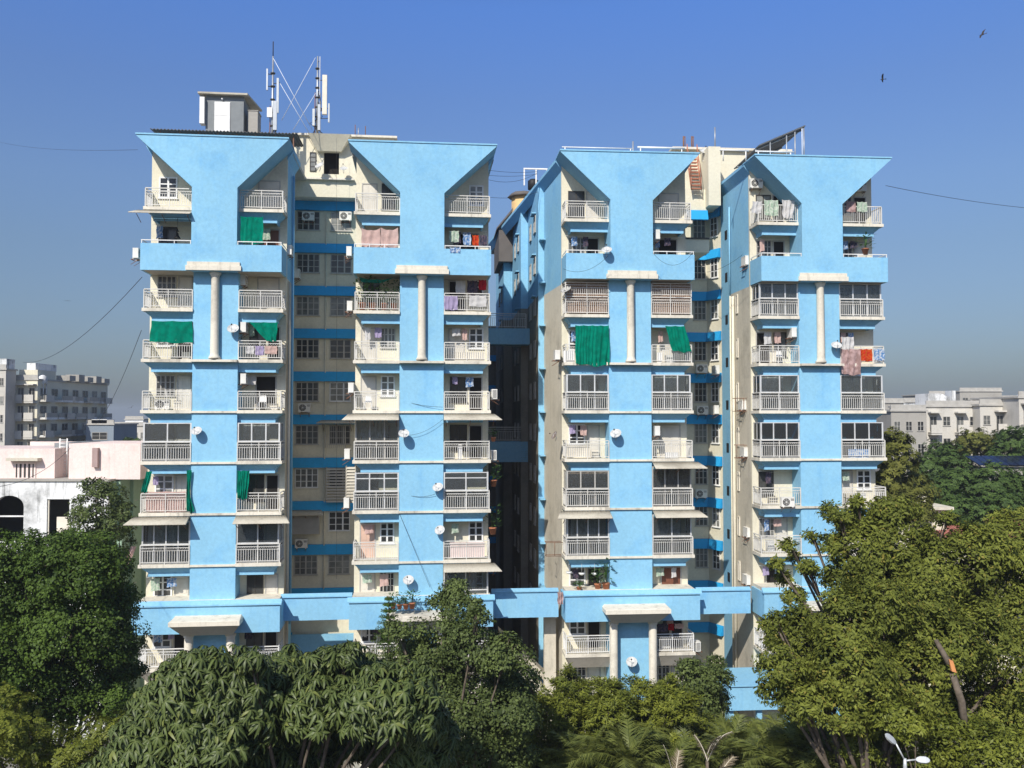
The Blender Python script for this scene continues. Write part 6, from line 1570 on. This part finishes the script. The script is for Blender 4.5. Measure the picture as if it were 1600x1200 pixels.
bg = [('dense dark tree at the skyline near the right edge', [(1580, 690, 28), (1600, 715, 30), (1565, 715, 22), (1615, 690, 25)], 105, 'leaf_far'),
      ('yellowing tree in front of the white terraced houses', [(1525, 690, 24), (1548, 700, 22), (1510, 702, 20)], 108, 'leaf_fary'),
      ('round green tree in front of the terraced houses', [(1470, 715, 30), (1490, 730, 30), (1450, 735, 26)], 104, 'leaf_far'),
      ('olive tree right behind the rightmost tower edge', [(1398, 690, 20), (1400, 720, 28), (1388, 750, 30), (1420, 765, 34), (1385, 790, 30)], 78, 'leaf_fary'),
      ('broad green tree below the far solar panels', [(1500, 765, 36), (1545, 760, 38), (1590, 765, 36), (1470, 775, 28), (1625, 760, 36)], 88, 'leaf_far'),
      ('wide green tree above the tiled cottage', [(1495, 800, 32), (1530, 805, 30), (1570, 800, 34), (1610, 805, 34)], 80, 'leaf_far'),
      ('olive crown between rightmost tower and the green trees', [(1440, 800, 24), (1425, 790, 22)], 72, 'leaf_fary'),
      ('wide tree just outside the right edge beyond the terraces', [(1660, 730, 40), (1720, 750, 44), (1780, 760, 44), (1700, 790, 50), (1770, 810, 50)], 84, 'leaf_far'),
      ('dark tree further outside the right edge', [(1660, 850, 50), (1720, 880, 60), (1790, 880, 60), (1740, 950, 60)], 62, 'leaf_fary'),
      ('row tree outside the right edge by the road', [(1680, 980, 60), (1750, 1000, 70), (1820, 990, 60), (1760, 1080, 70)], 46, 'leaf_far'),
      ('green tree top among the far left roofs', [(200, 693, 9), (212, 690, 8), (190, 696, 7)], 150, 'leaf_far'),
      ('dark trees low behind the pink house', [(60, 700, 10), (20, 705, 10)], 120, 'leaf_far')]
for i, (lab, bl, Y, mt) in enumerate(bg): tree('round_tree', lab, bl, Y, wq, mt, 9 if Y < 100 else 7, .34, seed=70 + i, per=7, clump=.5, inner=.5, group='trees beyond the blocks')
# far woodland seen as one mass on the horizon
rng = np.random.default_rng(8); n = 2600
Yw = rng.uniform(240, 900, n); Xw = rng.uniform(-.9, .9, n) * Yw
Pw = np.stack([Xw, Yw, rng.uniform(2, 11, n)], axis=1)
Vb, Fb = whorl(10, 1, .6, .3, .4, seed=5, stem=.8)
o = scatter('woodland', Vb, Fb, Pw, basis(rng.normal(size=(n, 3)) * .3 + np.array([0, 0, 1.0]), rng), rng.uniform(4, 8, n), M['leaf_far']); tag(o, 'hazy far woodland along the horizon', 'woodland', kind='stuff')

# small conifer with tiers
p = W(607, 1100, 36); zt = W(607, 932, 36).z; o = empty('araucaria', Matrix.Translation((p.x, p.y, 0)), 'small dark tiered conifer in front of the second tower', 'tree', TREES)
MB().tube([(0, 0, 0), (0, 0, zt * .6), (0, 0, zt)], .12, 8, .015).build('trunk', M['bark'], o)
rng = np.random.default_rng(4); PP, AA, SS = [], [], []
for q in range(16):
    z = zt - .12 - q * .24; rr = .12 + .072 * q
    for a in np.linspace(0, 2 * math.pi, 9, endpoint=False) + q * .4:
        for t in np.linspace(.15, 1, 6): PP.append((rr * t * math.cos(a), rr * t * math.sin(a), z + .12 * t * rr)); AA.append((math.cos(a), math.sin(a), .5)); SS.append(.11)
Vn, Fn = whorl(6, 1, .12, .1, .9, seed=3)
scatter('crown', Vn, Fn, np.array(PP), basis(np.array(AA), rng), np.array(SS), M['leaf_dark'], o)

# areca palms: clumps of arching feather fronds
def frond_mb(r, L, lean, az, base, dry=False):
    m = MB(); pts = []
    for i in range(11):
        t = i / 10; x = L * lean * (t + .35 * t * t); z = L * (t * .95 - .62 * lean * t * t * 1.25)
        pts.append(base + Vector((math.cos(az) * x, math.sin(az) * x, z)))
    side = Vector((-math.sin(az), math.cos(az), 0)); V, Fs = [], []
    n = 34
    for i in range(n):
        t = .12 + .86 * i / n; f = t * 10; j = min(9, int(f)); c = pts[j].lerp(pts[j + 1], f - j); d = (pts[j + 1] - pts[j]).normalized()
        for s in (-1, 1):
            l = L * .30 * (1 - abs(t - .5) * .9) * r.uniform(.85, 1.1) * (.5 if dry else 1)
            e = c + (side * s * .8 + d * .75 + Vector((0, 0, r.uniform(-.35, .1)))).normalized() * l; w = d * .034 * L * .4
            k = len(V); V += [tuple(c - w), tuple(c + w), tuple(e + Vector((0, 0, -.1 * l)))]; Fs.append((k, k + 1, k + 2))
    m.add(V, Fs)
    return m, pts
def palm(px, py, Y, label, nf, L, seed, mat='leaf_palm', spread=.55):
    r = random.Random(seed); p = W(px, py, Y); o = empty('areca_palm', Matrix.Translation((p.x, p.y, 0)), label, 'palm', 'areca palms along the front')
    ns = 6; mt = MB(); mc = MB(); ml = MB()
    for s in range(ns):
        bx, by = r.uniform(-.9, .9), r.uniform(-.7, .7); h = max(.6, p.z - L * .55 + r.uniform(-1.1, .5))
        mt.tube([(bx * .6, by * .6, 0), (bx, by, h * .5), (bx * 1.15, by * 1.15, h)], .07, 8, .045)
        for f in range(nf // ns):
            az = r.random() * 6.28; lean = r.uniform(.25, 1.0) * spread * 1.6
            fm, pts = frond_mb(r, L * r.uniform(.75, 1.1), lean, az, Vector((bx * 1.15, by * 1.15, h)))
            mc.add(fm.v, fm.f); ml.tube(pts, .02, 4, .006)
    mt.build('stem', M['bark'], o); c = mc.build('fronds', M[mat], o); ml.build('frond_stalks', M['board'] if mat == 'frond_dry' else M['leaf_palm'], c)
for i, (px, py, Y, nf, L, lab) in enumerate([(950, 1150, 36, 44, 2.0, 'leftmost areca palm under the third tower'), (1010, 1140, 35, 48, 2.1, 'areca palm under the middle of the third tower'),
    (1065, 1165, 36, 40, 1.8, 'areca palm below the small dark tree'), (1130, 1150, 38, 40, 1.8, 'areca palm in front of the low blue wall'), (1180, 1140, 36, 40, 1.8, 'areca palm left of the lower right olive tree'),
    (1250, 1140, 33, 48, 2.0, 'areca palm under the olive tree, left one'), (1310, 1160, 32, 48, 2.0, 'areca palm under the olive tree, right one'), (1370, 1180, 31, 40, 1.8, 'areca palm just left of the street lamp'), (905, 1185, 37, 36, 1.8, 'short areca palm at the bottom left of the palm row')]):
    palm(px, py, Y, lab, int(nf * 1.9), L * 1.08, 200 + i)
palm(1085, 1165, 34, 'bare pale palm with dry upright stalks at the bottom', 12, 1.6, 230, 'frond_dry', .3)
palm(1235, 1195, 30, 'palm with brown drooping dry fronds at the bottom edge', 14, 1.5, 231, 'frond_dry', .8)
# broken limb with fresh orange wood
a, b_, c_ = W(1462, 1000, 29), W(1484, 1038, 28.6), W(1502, 1095, 28.4)
o = empty('broken_branch', Matrix.Translation(b_), 'thick broken bough with fresh orange wood in the right tree', 'branch')
MB().tube([c_ - b_ + Vector((.3, .3, -1.5)), c_ - b_, (c_ - b_) * .25], .13, 10, .10).tube([a - b_, (a - b_) * .4, (0, 0, 0)], .07, 8, .11).build('bough', M['bark'], o)
MB().hexa([(-.10, -.15, .20), (.03, -.18, .12), (.05, -.12, .14), (-.08, -.09, .2)], [(-.02, -.19, -.17), (.13, -.18, -.22), (.12, -.11, -.22), (-.03, -.11, -.17)]).build('split_wood', M['cut'], o)

# ------------------------------------------------------------------ haze: one closed box of pale even air round everything
hz = MB().box(-2505, 2505, -65, 3205, -1.0, 52.0).build('haze', M['white'])
mh = bpy.data.materials.new('haze_air'); mh.use_nodes = True; nt = mh.node_tree; nt.nodes.clear()
out = nt.nodes.new('ShaderNodeOutputMaterial'); pv = nt.nodes.new('ShaderNodeVolumePrincipled')
pv.inputs['Color'].default_value = (.86, .93, 1.0, 1); pv.inputs['Density'].default_value = .0004; pv.inputs['Anisotropy'].default_value = .2
nt.links.new(pv.outputs[0], out.inputs['Volume'])
hz.data.materials.clear(); hz.data.materials.append(mh); tag(hz, 'thin pale haze over the whole place', 'haze', kind='stuff')
sc.cycles.volume_bounces = 0
